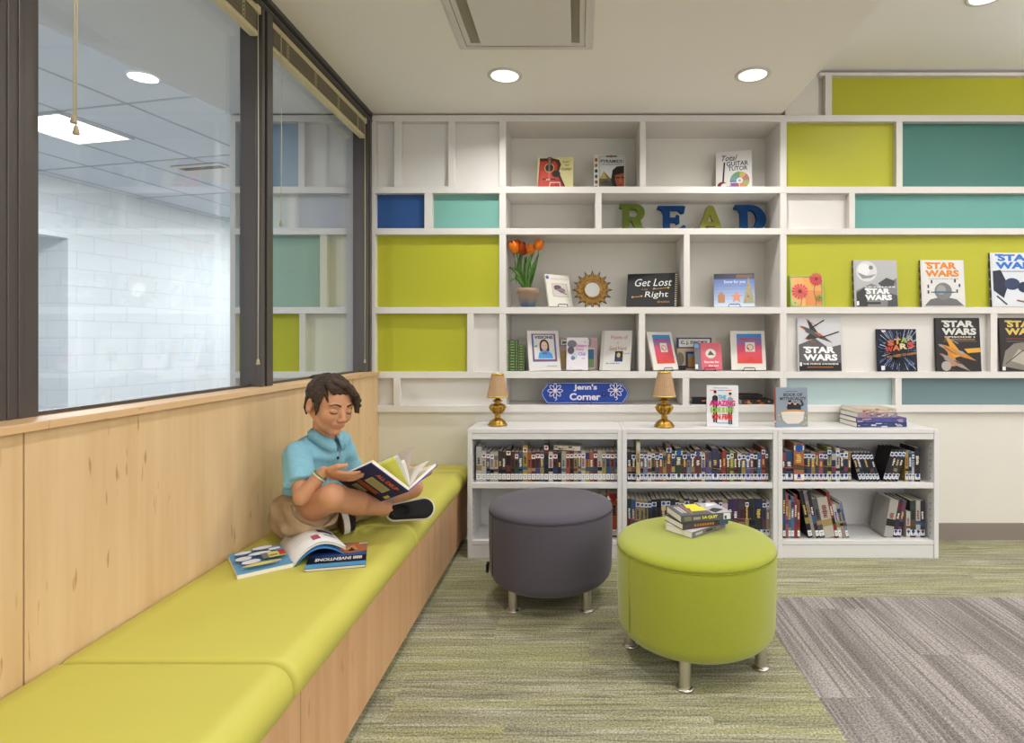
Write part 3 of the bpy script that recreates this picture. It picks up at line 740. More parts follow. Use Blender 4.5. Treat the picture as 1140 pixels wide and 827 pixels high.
def art_f(a):        # black cover, silver title, orange craft
    a.rect(.0, .0, 1, 1, K(44, 40, 42)); sw_title(a, K(206, 206, 200), .14, .92, .68, .95); a.text('EPISODE I', .2, .625, .88, .655, K(214, 206, 196), .03); a.rect(.2, .585, .88, .605, K(150, 110, 50))
    a.rect(.16, .555, .92, .565, K(110, 105, 100)); ship(a, .5, .34, .46, -24, K(190, 130, 60), K(214, 150, 50), K(150, 150, 160)); ship(a, .42, .16, .4, -30, K(150, 140, 130), K(196, 130, 60), K(120, 70, 60)); a.circ(.2, .1, .11, K(168, 162, 156)); a.poly([(.62, .42), (.98, .44), (.99, .36), (.7, .34)], K(216, 160, 60))
def art_g(a):        # black cover, gold title, grey mass
    a.rect(.0, .0, 1, 1, K(48, 44, 44)); sw_title(a, K(206, 178, 92), .12, .92, .68, .95); a.rect(.14, .6, .9, .62, K(120, 50, 44)); a.rect(.14, .555, .9, .565, K(110, 105, 100))
    a.poly([(.02, .1), (.1, .38), (.3, .52), (.7, .56), (.98, .4), (.99, .1), (.5, .02)], K(128, 122, 112)); a.poly([(.2, .2), (.4, .42), (.62, .3), (.5, .12)], K(170, 164, 152)); a.poly([(.6, .4), (.9, .36), (.8, .14)], K(96, 90, 84)); a.rect(.02, .02, .09, .09, K(220, 220, 220)); a.line([(.1, .14), (.5, .4)], .02, flat(K(70, 66, 62)))
ledge = 3.384
def front(label, px0, px1, py0, py1, Y, cov, art, t_=.014, z=None, tilt=4, yaw=0, spine=None, spine_art=None, easel=None, name='book', roll=0):
    x0, x1 = PX(px0, Y), PX(px1, Y); z0 = z if z is not None else PZ(py1, Y); h_ = (PZ(py0, Y) - z0) / math.cos(R(tilt))
    w_ = (x1 - x0) / max(.3, math.cos(R(yaw)))
    lift = .0005 + (t_ * math.sin(R(tilt)) if False else 0)
    return book(label, ((x0 + x1) / 2, Y, z0 + .0005), w_, h_, t_, cov, art, yaw, tilt, roll, spine, spine_art, name, easel)
dots = lambda a: [a.rect(.1, .04 + .09 * k, .9, .08 + .09 * k, K(60 + 90 * (k % 2), 60 + 90 * (k % 2), 66 + 80 * (k % 2))) for k in range(10)]
front('grey hardcover with a white block title leaning on the lime panel', 951.5, 1000, 289.5, 341.8, ledge, K(170, 170, 172), art_a, .020, Z3, 4, spine=K(60, 60, 62), spine_art=dots)
front('white hardcover with an orange block title leaning on the lime panel', 1026.5, 1075, 289.3, 341.8, ledge, K(205, 203, 200), art_b, .020, Z3, 4, spine=K(110, 90, 70), spine_art=dots)
front('tall white hardcover with a blue block title, cut off at the picture edge', 1104.8, 1160, 281, 341.8, ledge, K(205, 208, 214), art_c, .020, Z3, 4, spine=K(60, 66, 80), spine_art=dots)
front('hardcover showing a dark winged craft on pale sky above a white title', 889, 937.5, 354, 413.8, ledge, K(190, 190, 194), art_d, .016, Z4, 4)
front('small dark book with a blue starburst and tilted multicoloured title', 977.8, 1021.5, 366.5, 413.8, ledge, K(30, 40, 70), art_e, .016, Z4, 4)
front('black hardcover with a silver title above an orange and grey space craft', 1043.5, 1092.8, 354, 413.8, ledge, K(44, 40, 42), art_f, .018, Z4, 4)
front('black hardcover with a gold title, cut by the right edge of the frame', 1115, 1166, 354, 413.8, ledge, K(48, 44, 44), art_g, .018, Z4, 4)

# little canvas with orange flowers
cv = thing('framed_picture', 'small picture of pink daisies on orange in a pale green frame', 'picture')
x0, x1 = PX(880.5, ledge), PX(917, ledge); hh = PZ(306.5, ledge) - Z3
mb = MB(); fg = flat(K(150, 184, 120)); W_ = x1 - x0
for q in ((0, .006, 0, hh), (W_ - .006, W_, 0, hh), (.006, W_ - .006, 0, .006), (.006, W_ - .006, hh - .006, hh)): mb.box(q[0], q[1], -.002, .016, q[2], q[3], fg)
mb.build('frame', cv)
mb = MB(); mb.box(.006, W_ - .006, .002, .014, .006, hh - .006, flat(K(222, 160, 92)))
a = Art(mb, (.006, .002, .006), (W_ - .012, 0, 0), (0, 0, hh - .012), (0, -1, 0))
a.poly([(0, .0), (.45, 0), (.4, 1), (0, 1)], K(228, 172, 104)); a.poly([(.45, 0), (1, 0), (1, .5), (.5, .55)], K(214, 140, 84))
def daisy(u, v, r_, c, cc):
    for k in range(14):
        t_ = k * 6.283 / 14; a.poly([(u, v), (u + r_ * math.cos(t_ - .16), v + r_ * math.sin(t_ - .16)), (u + r_ * 1.1 * math.cos(t_), v + r_ * 1.1 * math.sin(t_)), (u + r_ * math.cos(t_ + .16), v + r_ * math.sin(t_ + .16))], c)
    a.circ(u, v, r_ * .25, cc)
a.line([(.3, .45), (.33, .2), (.3, 0)], .02, flat(K(96, 110, 60))); a.line([(.8, .8), (.74, .5), (.8, .2), (.78, 0)], .02, flat(K(96, 110, 60)))
daisy(.28, .5, .25, K(214, 84, 96), K(120, 60, 60)); daisy(.82, .92, .2, K(206, 66, 86), K(120, 60, 60)); daisy(.9, .28, .1, K(120, 150, 70), K(90, 100, 50)); daisy(.1, .1, .12, K(190, 200, 130), K(150, 140, 60))
mb.build('canvas', cv)
cv.matrix_world = Matrix.Translation((x0, ledge + .002, Z3 + .0005)) @ Matrix.Rotation(R(-5), 4, 'X')

# books in the deep cubbies
def art_guitar(a):
    a.rect(0, 0, 1, 1, K(206, 198, 142)); a.poly([(0, 0), (.75, 0), (.78, .12), (.68, .36), (.6, .56), (.66, .78), (.6, .92), (.42, .97), (.06, .97)], K(64, 22, 20))
    a.poly([(0, 0), (.7, 0), (.72, .12), (.6, .38), (.54, .56), (.56, .76), (.5, .88), (.06, .88)], K(168, 44, 30)); a.poly([(.06, .1), (.5, .1), (.48, .5), (.1, .6)], K(190, 60, 34))
    a.rect(.28, .7, .4, 1, K(52, 34, 28)); a.circ(.33, .68, .14, K(200, 150, 90)); a.circ(.33, .68, .115, K(30, 20, 18)); a.rect(.29, .76, .38, 1, K(90, 60, 46)); a.ell(.52, .5, .12, .1, K(34, 22, 22)); a.rect(.14, .32, .5, .36, K(40, 26, 24)); a.rect(.24, .31, .36, .35, K(190, 170, 150))
    for u_ in (.31, .33, .35): a.line([(u_, .34), (u_, .98)], .004, flat(K(210, 190, 150)))
    a.text('PLAY', .7, .82, .9, .87, K(120, 96, 54), .02); a.text('the', .76, .73, .88, .78, K(120, 96, 54), .02); a.text('Guitar', .66, .6, .96, .69, K(120, 96, 54), .02)
def art_pyr(a):
    a.rect(0, 0, 1, 1, K(206, 204, 198)); a.rect(.17, .02, .97, .97, K(190, 192, 190)); a.frame(.17, .02, .97, .97, .012, K(80, 80, 80))
    a.rect(.4, .94, .75, .985, K(40, 110, 90)); a.circ(.56, .96, .04, K(170, 50, 40)); a.text('PYRAMIDS', .22, .78, .93, .87, K(50, 50, 54), .02); a.text('OF ANCIENT EGYPT', .26, .72, .9, .755, K(80, 80, 84), .01)
    a.poly([(.17, .34), (.32, .55), (.56, .34)], K(168, 148, 84)); a.poly([(.32, .55), (.56, .34), (.42, .34)], K(120, 104, 60)); a.rect(.18, .03, .7, .35, K(92, 90, 64)); a.poly([(.2, .22), (.4, .32), (.6, .24), (.6, .12)], K(70, 64, 60))
    a.poly([(.55, .3), (.6, .58), (.74, .68), (.97, .7), (.97, .03), (.72, .03), (.6, .16)], K(30, 24, 26)); a.poly([(.68, .44), (.97, .5), (.97, .08), (.86, .06), (.74, .16), (.68, .3)], K(142, 76, 48)); a.rect(.7, .36, .82, .39, K(30, 20, 18)); a.rect(.88, .36, .97, .39, K(30, 20, 18)); a.poly([(.82, .34), (.88, .34), (.9, .24), (.8, .24)], K(168, 92, 58)); a.rect(.8, .16, .92, .19, K(120, 44, 40))
    for k, c in enumerate((K(60, 60, 40), K(150, 60, 40), K(40, 80, 70), K(50, 50, 56), K(140, 110, 60), K(160, 70, 50))): a.rect(.04, .06 + .15 * k, .12, .15 + .15 * k, c)
def art_tutor(a):
    a.rect(0, 0, 1, 1, K(214, 212, 208)); a.text('Total', .12, .76, .55, .9, K(46, 46, 52), .01, .12); a.text('GUITAR', .3, .62, .9, .74, K(46, 52, 92), .02); a.text('TUTOR', .34, .5, .88, .61, K(46, 52, 92), .02)
    for k, c in enumerate((K(176, 110, 110), K(190, 170, 90), K(110, 150, 110), K(110, 150, 150), K(110, 100, 150), K(160, 90, 120), K(200, 120, 70), K(150, 160, 90))): a.poly([(.66, .24)] + [(.66 + .27 * math.cos(R(45 * k + j * 9)), .24 + .23 * math.sin(R(45 * k + j * 9))) for j in range(6)], c)
    a.circ(.66, .24, .09, K(214, 214, 214)); a.circ(.66, .24, .04, K(160, 160, 160)); a.line([(.2, .2), (.24, .72)], .045, flat(K(60, 34, 30))); a.ell(.18, .12, .14, .11, K(120, 32, 34)); a.ell(.24, .12, .1, .07, K(226, 222, 216)); a.rect(.3, .06, .6, .12, K(190, 60, 50))
front('book with a red acoustic guitar on a cream cover in the top left cubby', 598, 638, 174.5, 0, 3.50, K(200, 192, 140), art_guitar, .014, Z1, 8, yaw=-3, easel=('w', 'white wire stand under the acoustic guitar book'))
front('book about pyramids with a dark haired face on its cover in the top left cubby', 661, 696, 171.5, 0, 3.50, K(200, 198, 194), art_pyr, .014, Z1, 6)
front('white guitar tutor book with an electric guitar and a disc in the top right cubby', 798, 836, 166, 0, 3.50, K(210, 208, 204), art_tutor, .012, Z1, 14, yaw=-14, easel=('w', 'white wire stand under the white guitar tutor book'))

# READ letters
FELTG = mat('green_felt', (98, 112, 44), .9, mott=(90, .12)); FELTB = mat('blue_felt', (20, 62, 112), .9, mott=(90, .12)); FELTY = mat('olive_felt', (132, 132, 54), .9, mott=(90, .12))
def rnd_letter(ch, label, px0, px1, py0, Y, m):
    w_, h_ = PX(px1, Y) - PX(px0, Y), PZ(py0, Y) - Z2
    cu = bpy.data.curves.new('letter', 'FONT')
    # slab letters drawn as outlines
    S = .16
    def arc(cx, cy, rx, ry, a0, a1, n=12): return [(cx + rx * math.cos(R(a0 + (a1 - a0) * i / n)), cy + ry * math.sin(R(a0 + (a1 - a0) * i / n))) for i in range(n + 1)]
    bpy.data.curves.remove(cu)
    outer, hole = None, None
    def serif(x0, x1, y0, y1): return [(x0, y0), (x1, y0), (x1, y1), (x0, y1)]
    polys = []
    if ch == 'R':
        outer = [(0.0, .0), (.44, .0), (.44, .14), (.36, .17), (.36, .40), (.46, .40), (.60, .10)] + arc(.76, .1, .17, .1, 200, 340, 4) + [(1.0, .12), (.96, .2), (.9, .18), (.78, .44)] + arc(.62, .72, .34, .28, -52, 90, 10) + [(.0, 1.0), (-.02, .88), (.1, .84), (.1, .17), (.0, .14)]
        hole = [(.36, .56)] + arc(.52, .69, .15, .14, -80, 80, 8) + [(.36, .83)]
    elif ch == 'E':
        outer = [(.08, 0), (.86, 0), (1.0, .02), (1.0, .26), (.92, .3), (.8, .2), (.44, .17), (.44, .40), (.62, .40), (.68, .32), (.78, .36), (.78, .64), (.68, .68), (.62, .57), (.44, .57), (.44, .84), (.72, .84), (.84, .72), (.95, .74), (1.0, .98), (.9, 1.0), (.02, 1.0), (-.02, .9), (.14, .83), (.2, .7), (.2, .17), (.08, .12)]
    elif ch == 'A':
        outer = [(-.02, 0), (.34, 0), (.34, .1), (.28, .12), (.32, .26), (.66, .26), (.70, .12), (.62, .1), (.62, 0), (1.03, 0), (1.03, .12), (.95, .14), (.64, .92), (.58, .99), (.42, .99), (.36, .92), (.06, .14), (-.02, .12)]
        hole = [(.38, .4), (.60, .4), (.5, .68)]
    else:
        outer = [(.04, 0), (.5, 0)] + arc(.5, .5, .5, .5, -80, 80, 14) + [(.5, 1.0), (.02, 1.0), (-.02, .88), (.12, .83), (.18, .7), (.18, .17), (.04, .12)]
        hole = [(.42, .18)] + arc(.48, .5, .22, .32, -80, 80, 10) + [(.42, .82)]
    cu = bpy.data.curves.new('letter', 'CURVE'); cu.dimensions = '2D'; cu.fill_mode = 'BOTH'
    for pts in (outer, hole):
        if not pts: continue
        sp = cu.splines.new('POLY'); sp.points.add(len(pts) - 1); sp.use_cyclic_u = True
        for i, p in enumerate(pts): sp.points[i].co = (p[0] * w_, p[1] * h_, 0, 1)
    cu.extrude = .012; cu.bevel_depth = .002; cu.bevel_resolution = 1; cu.offset = -.0015
    tmp = bpy.data.objects.new('letter', cu); COL.objects.link(tmp); dg = bpy.context.evaluated_depsgraph_get(); dg.update()
    me = bpy.data.meshes.new_from_object(tmp.evaluated_get(dg)); bpy.data.objects.remove(tmp)
    me.materials.clear(); me.materials.append(m)
    o = bpy.data.objects.new('letter', me); COL.objects.link(o); tag(o, label, 'letter')
    o.matrix_world = Matrix.Translation((PX(px0, Y), Y, Z2 + .002)) @ Matrix.Rotation(R(90 - 4), 4, 'X')
rnd_letter('R', 'green letter R, first letter of the word standing on the shelf', 690, 719, 227.5, 3.56, FELTG)
rnd_letter('E', 'blue letter E between the two green letters', 732, 763, 229.5, 3.56, FELTB)
rnd_letter('A', 'olive green letter A between the two blue letters', 776, 805.5, 229, 3.56, FELTY)
rnd_letter('D', 'blue letter D, last letter of the word at the right of the shelf', 817.5, 852.5, 228.5, 3.56, FELTB)

# tulips in a glazed pot
YP = 3.47
tp = thing('potted_tulips', 'orange tulips in a small clay pot with a blue glazed foot', 'flower pot', (PX(587.5, YP), YP, Z3))
def pot_mat():
    m = bpy.data.materials.new('glazed_pot'); m.use_nodes = True; nt = m.node_tree; b = nt.nodes['Principled BSDF']
    tc = node(nt, 'ShaderNodeTexCoord'); s = node(nt, 'ShaderNodeSeparateXYZ'); nt.links.new(tc.outputs['Object'], s.inputs[0])
    n = noise(nt, tc.outputs['Object'], 60, 3)
    f = rng(nt, mathn(nt, 'ADD', s.outputs[2], mathn(nt, 'MULTIPLY', n, .03)), .03, .085)
    nt.links.new(mixc(nt, f, lin((62, 84, 112)), lin((158, 132, 108))), b.inputs['Base Color']); b.inputs['Roughness'].default_value = .35; return m
MB().lathe([(.040, 0), (.043, .004), (.056, .082), (.064, .084), (.066, .112), (.063, .116), (.056, .112), (.050, .10), (.001, .098)], pot_mat(), 36).build('pot', tp)
LEAF = mat('tulip_leaf', (70, 108, 42), .5, mott=(40, .25)); MOSS = mat('moss', (96, 110, 40), .95, mott=(120, .4), bump=(200, 1, .004)); PET = mat('tulip_petal', (226, 120, 24), .5, mott=(60, .2)); PETD = mat('tulip_petal_deep', (190, 74, 16), .5, mott=(60, .2))
rr = random.Random(5); mm = MB()
for k in range(26):
    a_ = rr.uniform(0, 6.28); r_ = rr.uniform(0, .05); mm.lathe([(.001, .008), (.009, .004), (.011, -.004)], MOSS, 6, c=(r_ * math.cos(a_), r_ * math.sin(a_), .108 + rr.uniform(0, .004)))
o = mm.build('moss', tp); o['kind'] = 'stuff'
def leaf(pts, wd):
    m = MB(); vs = []; fs = []; n = len(pts); nseg = 4
    P_ = [Vector(p) for p in pts]; Q = []
    for i in range(n - 1):
        for k in range(nseg):
            t = k / nseg; p0, p1, p2, p3 = P_[max(i - 1, 0)], P_[i], P_[i + 1], P_[min(i + 2, n - 1)]
            Q.append(.5 * ((2 * p1) + (p2 - p0) * t + (2 * p0 - 5 * p1 + 4 * p2 - p3) * t * t + (3 * p1 - 3 * p2 + p3 - p0) * t ** 3))
    Q.append(P_[-1])
    for i, q in enumerate(Q):
        t = i / (len(Q) - 1); ww = wd * math.sin(math.pi * min(1, .12 + t * .88)) ** .7 if t < 1 else 0.0005
        d = (Q[min(i + 1, len(Q) - 1)] - Q[max(i - 1, 0)]).normalized(); s_ = Vector((1, .35, 0)); s_ = (s_ - d * s_.dot(d)).normalized(); nn = d.cross(s_)
        for e in (-1, 0, 1): vs.append(q + s_ * ww * e + nn * (.004 if e else 0)); 
        for e in (1, 0, -1): vs.append(q + s_ * ww * e * .98 + nn * ((.004 if e else 0) - .001))
    for i in range(len(Q) - 1):
        for k in range(6): l = (k + 1) % 6; fs.append((i * 6 + k, i * 6 + l, (i + 1) * 6 + l, (i + 1) * 6 + k))
    return m.add(vs, fs, LEAF, True).build('leaf', tp)
def L(px, py, dy=0): return (PX(px, YP) - PX(587.5, YP), dy, PZ(py, YP) - Z3)
leaf([L(584, 320), L(578, 308, -.01), L(572, 300, -.02), L(567, 299, -.03)], .009)
leaf([L(583, 320), L(577, 311, -.02), L(573, 310, -.03), L(569, 314.5, -.04)], .009)
leaf([L(585, 320), L(578, 300, .01), L(580, 285, .01), L(583, 275, .01)], .013)
leaf([L(587, 320, -.01), L(587, 300, -.01), L(591, 287, -.01), L(595, 280, -.01)], .012)
leaf([L(590, 320), L(594, 303, .01), L(597, 290, .01), L(600, 282, .01)], .010)
leaf([L(588, 321, -.02), L(591, 304, -.02), L(595, 294, -.02), L(600, 286, -.02)], .008)
leaf([L(584, 320, .02), L(584, 300, .02), L(586, 284, .02)], .010)
leaf([L(582, 320, .0), L(576, 305, .0), L(573, 297, .0)], .006)
def tulip(px, py, dy, tx, ty, sc, m, stem):
    s_ = MB(); s_.tube([L(*stem), ((L(*stem)[0] + tx) / 2, 0, (L(*stem)[2] + ty) / 2) if False else L((stem[0] + px) / 2, (stem[1] + py) / 2, dy / 2), L(px, py + 6, dy)], .0022, LEAF, 6); s_.build('stem', tp)
    c = Vector(L(px, py, dy)); ax = Vector((tx, -.15, ty)).normalized(); q = ax.to_track_quat('Z', 'Y').to_matrix().to_4x4(); M_ = Matrix.Translation(c - ax * .03 * sc) @ q
    hd = MB()
    for k in range(6):
        Mk = M_ @ Matrix.Rotation(R(60 * k), 4, 'Z'); vs = []; fs = []; off = .002 * (k % 2)
        n, w__ = 9, 6
        for i in range(n):
            t = i / (n - 1); rad = (.004 + .021 * math.sin(math.pi * min(1, t * .62 + .08)) + off) * sc * (1 - .15 * t * t); half = R(46) * (math.sin(math.pi * min(.97, .25 + .72 * t)) ** .8)
            for j in range(w__):
                a_ = half * (2 * j / (w__ - 1) - 1); vs.append(Mk @ Vector((rad * math.cos(a_), rad * math.sin(a_), .058 * sc * t)))
        for i in range(n - 1):
            for j in range(w__ - 1): fs.append((i * w__ + j, i * w__ + j + 1, (i + 1) * w__ + j + 1, (i + 1) * w__ + j))
        hd.add(vs, fs, m, True)
    hd.build('flower_head', tp)
tulip(573, 276, -.04, -.3, 1, 1.2, PET, (575, 316)); tulip(571, 273, -.01, -.1, 1, .95, PETD, (578, 316)); tulip(579, 275, .0, .2, 1, 1.25, PETD, (582, 312)); tulip(575, 272, -.02, -.1, 1, .9, PETD, (580, 314))
tulip(591, 277, -.01, .1, 1, 1.1, PET, (590, 314)); tulip(600.5, 273, -.03, .25, 1, 1.15, PET, (592, 314)); tulip(583, 279, .035, .5, .6, .8, PETD, (586, 314))

# white book on a wire stand, sunburst mirror, other middle-shelf books
def art_white(a): a.rect(0, 0, 1, 1, K(214, 210, 198)); a.circ(.08, .9, .07, K(60, 90, 160)); a.text('a book on the town', .2, .84, .95, .9, K(170, 160, 150), .01); a.frame(.22, .3, .86, .72, .02, K(160, 140, 100)); a.rect(.25, .33, .83, .69, K(198, 190, 186)); a.ell(.45, .6, .16, .07, K(96, 76, 84)); a.ell(.62, .5, .14, .08, K(130, 110, 116)); a.line([(.3, .55), (.8, .38)], .04, flat(K(110, 90, 100)))
front('white book with a small sketch on its cover, tilted beside the tulips', 612, 638, 306.5, 0, 3.47, K(214, 210, 198), art_white, .014, Z3, 16, yaw=32, easel=('b', 'black wire stand holding the white book beside the tulips'))
sb = thing('sunburst_mirror', 'small round mirror in a bronze sunflower frame leaning in the cubby', 'mirror')
BRZ = mat('bronze_petal', (140, 104, 46), .45, metal=.4, mott=(30, .25)); BRD = mat('dark_petal_edge', (54, 40, 28), .5)
for ring, (nn, r0, r1, wd, off, yy) in enumerate(((16, .05, .122, .0195, 0, .003), (16, .05, .098, .0175, 11.25, .0))):
    for k in range(nn):
        a_ = R(k * 360 / nn + off); ca, sa = math.cos(a_), math.sin(a_); m = MB()
        for sc, mt, e in ((1, BRD, 0), (.70, BRZ, -.0035)):
            pts = [(r0, 0), (r0 + (r1 - r0) * .42, wd * .72 * sc), (r0 + (r1 - r0) * (1 if sc == 1 else .80), 0), (r0 + (r1 - r0) * .42, -wd * .72 * sc)]
            P3 = [Vector((p[0] * ca - p[1] * sa, yy + e, p[0] * sa + p[1] * ca)) for p in pts]; P4 = [p + Vector((0, .003, 0)) for p in P3]
            m.add(P3 + P4, [(0, 1, 2, 3), (7, 6, 5, 4), (0, 4, 5, 1), (1, 5, 6, 2), (2, 6, 7, 3), (3, 7, 4, 0)], mt)
        m.build('petal', sb)
Mx = Matrix.Rotation(R(90), 4, 'X')
MB().lathe([(.043, .004), (.046, .010), (.052, .010), (.056, .004), (.056, -.004), (.043, -.004), (.043, .004)], BRZ, 40, M=Mx, caps=False).build('rim', sb)
MB().lathe([(.001, .005), (.044, .005)], mat('mirror_glass', (225, 228, 228), .25, metal=1.0), 40, M=Mx, smooth=False, caps=False).build('mirror_glass', sb)
sb.matrix_world = Matrix.Translation((PX(659.5, 3.47), 3.47, Z3 + .108)) @ Matrix.Rotation(R(-8), 4, 'X')
def art_lost(a):
    a.rect(0, 0, 1, 1, K(42, 42, 44)); a.text('Get Lost', .14, .62, .88, .84, K(226, 226, 222), .0, .05); a.text('in the', .3, .5, .42, .55, K(180, 140, 80), .0); a.text('Right', .36, .24, .82, .46, K(226, 226, 222), .0, .05); a.text('direction', .62, .12, .86, .19, K(180, 140, 80), 0)
    a.line([(.56, .53), (.82, .56)], .01, flat(K(200, 160, 90))); a.circ(.83, .56, .02, K(200, 160, 90)); a.poly([(.52, .5), (.58, .54), (.54, .57)], K(200, 160, 90)); a.line([(.12, .3), (.32, .32)], .01, flat(K(200, 160, 90))); a.circ(.12, .3, .02, K(200, 160, 90)); a.poly([(.33, .34), (.28, .35), (.3, .29)], K(200, 160, 90))
    for k in range(16): a.rect(.962, .03 + k * .06, .998, .055 + k * .06, K(216, 200, 170))
front('black spiral-bound book with white script lettering leaning in the cubby', 697.5, 752, 304, 0, 3.47, K(42, 42, 44), art_lost, .016, Z3, 18, yaw=-14)
def art_xmas(a):
    for k in range(10): a.rect(0, k * .1, 1, k * .1 + .1, K(190 - 12 * k, 204 - 11 * k, 222 - 6 * k))
    a.rect(0, .84, 1, 1, K(70, 72, 90)); a.rect(.55, .86, .95, .96, K(120, 96, 72)); a.text('Snow for you', .25, .68, .78, .8, K(214, 220, 235), .01)
    a.poly([(.1, .12), (.1, .34), (.18, .46), (.27, .34), (.27, .12)], K(176, 130, 96)); a.poly([(.86, .9), (.72, .1), (1, .1)], K(150, 150, 120)); a.circ(.84, .3, .03, K(200, 70, 60)); a.circ(.9, .5, .025, K(210, 120, 60)); a.circ(.84, .62, .02, K(200, 90, 70)); a.circ(.78, .18, .025, K(210, 120, 60))
    a.poly([(.46, .12), (.5, .26), (.42, .34), (.53, .36), (.56, .48), (.6, .36), (.7, .34), (.62, .26), (.66, .12), (.56, .2)], K(204, 140, 110))
front('pale blue winter picture book on a wire stand in the right cubby', 796, 839, 305, 0, 3.47, K(150, 160, 190), art_xmas, .012, Z3, 16, yaw=-12, easel=('b', 'black wire stand holding the winter picture book'))

# the green miniature books
ORD = ['first', 'second', 'third', 'fourth', 'fifth', 'sixth', 'seventh', 'eighth', 'ninth', 'tenth', 'eleventh', 'twelfth', 'thirteenth', 'fourteenth', 'fifteenth', 'sixteenth', 'seventeenth', 'eighteenth', 'nineteenth', 'twentieth', 'twenty-first', 'twenty-second', 'twenty-third', 'twenty-fourth', 'twenty-fifth', 'twenty-sixth', 'twenty-seventh', 'twenty-eighth', 'twenty-ninth', 'thirtieth', 'thirty-first', 'thirty-second', 'thirty-third', 'thirty-fourth', 'thirty-fifth', 'thirty-sixth', 'thirty-seventh', 'thirty-eighth', 'thirty-ninth', 'fortieth', 'forty-first', 'forty-second', 'forty-third', 'forty-fourth', 'forty-fifth']
rr = random.Random(8)
n_ = 0
for px0, px1, pt, Y, nm, n in ((565.0, 576.2, 378.5, 3.45, 'left', 11), (576.8, 583.8, 383.5, 3.45, 'right', 10)):
    hh = (PZ(pt, Y) - Z4) / n
    for k in range(n):
        t = thing('miniature_book', '%s in the %s stack of miniature green books' % ('topmost one' if k == n - 1 else 'lowest one' if k == 0 else '%s from the bottom' % ORD[k], nm), 'book', ((PX(px0, Y) + PX(px1, Y)) / 2 + rr.uniform(-.001, .001), Y, Z4 + .0003 + k * hh), group='miniature green books')
        w_ = (PX(px1, Y) - PX(px0, Y)) / 2; m = MB(); g = flat((52 + 14 * (k % 3), 84 + 10 * (k % 2), 48)); m.box(-w_, w_, 0, .05, 0, hh - .0006, g)
        a = Art(m, (-w_, 0, 0), (2 * w_, 0, 0), (0, 0, hh - .0006), (0, -1, 0)); a.rect(0.04, .2, .12, .8, K(150, 160, 90)); a.rect(.88, .2, .96, .8, K(150, 160, 90)); a.rect(.3, .35, .7, .65, K(150, 168, 120))
        m.build('cover', t); m = MB(); m.box(-w_ + .001, w_ - .001, .001, .052, .0008, hh - .0014, PAPER); m.build('pages', t)

def art_visions(a):
    a.rect(0, 0, 1, 1, K(206, 202, 198)); a.rect(.13, .22, .9, .92, K(60, 92, 150)); a.rect(.17, .26, .86, .9, K(150, 70, 70)); a.rect(.19, .28, .84, .89, K(198, 200, 200)); a.text('VISIONS', .22, .79, .82, .87, K(50, 42, 60), .04); a.text('of', .2, .58, .3, .64, K(60, 50, 60), .03)
    a.ell(.52, .63, .15, .15, K(70, 36, 36)); a.rect(.37, .48, .67, .63, K(70, 36, 36)); a.ell(.52, .61, .1, .12, K(214, 176, 160)); a.poly([(.3, .3), (.34, .44), (.46, .5), (.6, .5), (.74, .42), (.78, .3)], K(66, 140, 200)); a.text('ME', .44, .4, .6, .45, K(120, 60, 70), .03); a.line([(.46, .62), (.5, .62)], .012, flat(K(60, 40, 40))); a.line([(.55, .62), (.59, .62)], .012, flat(K(60, 40, 40))); a.line([(.49, .54), (.55, .54)], .012, flat(K(170, 70, 70))); a.rect(.55, .1, .88, .115, K(150, 150, 150))
def art_pinkback(a): a.rect(0, 0, 1, 1, K(184, 150, 154)); a.rect(.06, .74, .84, .97, K(110, 128, 130)); a.rect(.1, .77, .8, .94, K(206, 206, 190)); a.text('Jane likes Bells', .12, .8, .78, .9, K(40, 40, 40), .05); a.rect(.66, .05, .94, .68, K(206, 196, 190)); a.rect(.68, .08, .92, .64, K(60, 110, 140)); a.rect(.68, .08, .92, .34, K(120, 150, 100)); a.rect(.1, .05, .5, .6, K(176, 150, 80)); a.rect(.2, .1, .4, .6, K(150, 150, 140))
def art_pinktext(a):
    a.rect(0, 0, 1, 1, K(216, 208, 214)); a.ell(.25, .8, .22, .12, K(120, 116, 130)); a.ell(.2, .6, .16, .12, K(96, 92, 100)); a.ell(.36, .42, .16, .1, K(180, 190, 205)); a.ell(.3, .36, .1, .06, K(110, 110, 150)); a.text('A', .8, .84, .9, .88, K(190, 90, 150), .03)
    a.text('Sisters', .42, .7, .94, .8, K(190, 90, 160), .02); a.text('Story', .42, .58, .8, .68, K(200, 110, 180), .02); a.text('Club', .55, .44, .9, .54, K(120, 120, 190), .02); a.rect(.7, .34, .86, .36, K(190, 110, 160)); a.rect(.2, .06, .7, .075, K(170, 160, 170))
def art_collect(a):
    a.rect(0, 0, 1, 1, K(208, 204, 198)); a.rect(.0, 0, .1, 1, K(190, 186, 180)); a.text('Poems of', .32, .78, .86, .88, K(186, 60, 70), .0); a.text('A', .52, .66, .58, .71, K(186, 60, 70), .0); a.text('Good Friend', .28, .5, .84, .6, K(186, 60, 70), .0); a.rect(.48, .22, .74, .48, K(34, 46, 44)); a.ell(.6, .38, .06, .06, K(200, 160, 110)); a.rect(.53, .23, .68, .32, K(40, 60, 120)); a.text('story of one', .76, .4, .98, .44, K(70, 70, 150), .02); a.text('for grade two', .2, .15, .66, .19, K(70, 70, 150), .02)
    for q in ((.46, .25), (.75, .3), (.56, .2)): a.circ(*q, .02, K(190, 200, 90))
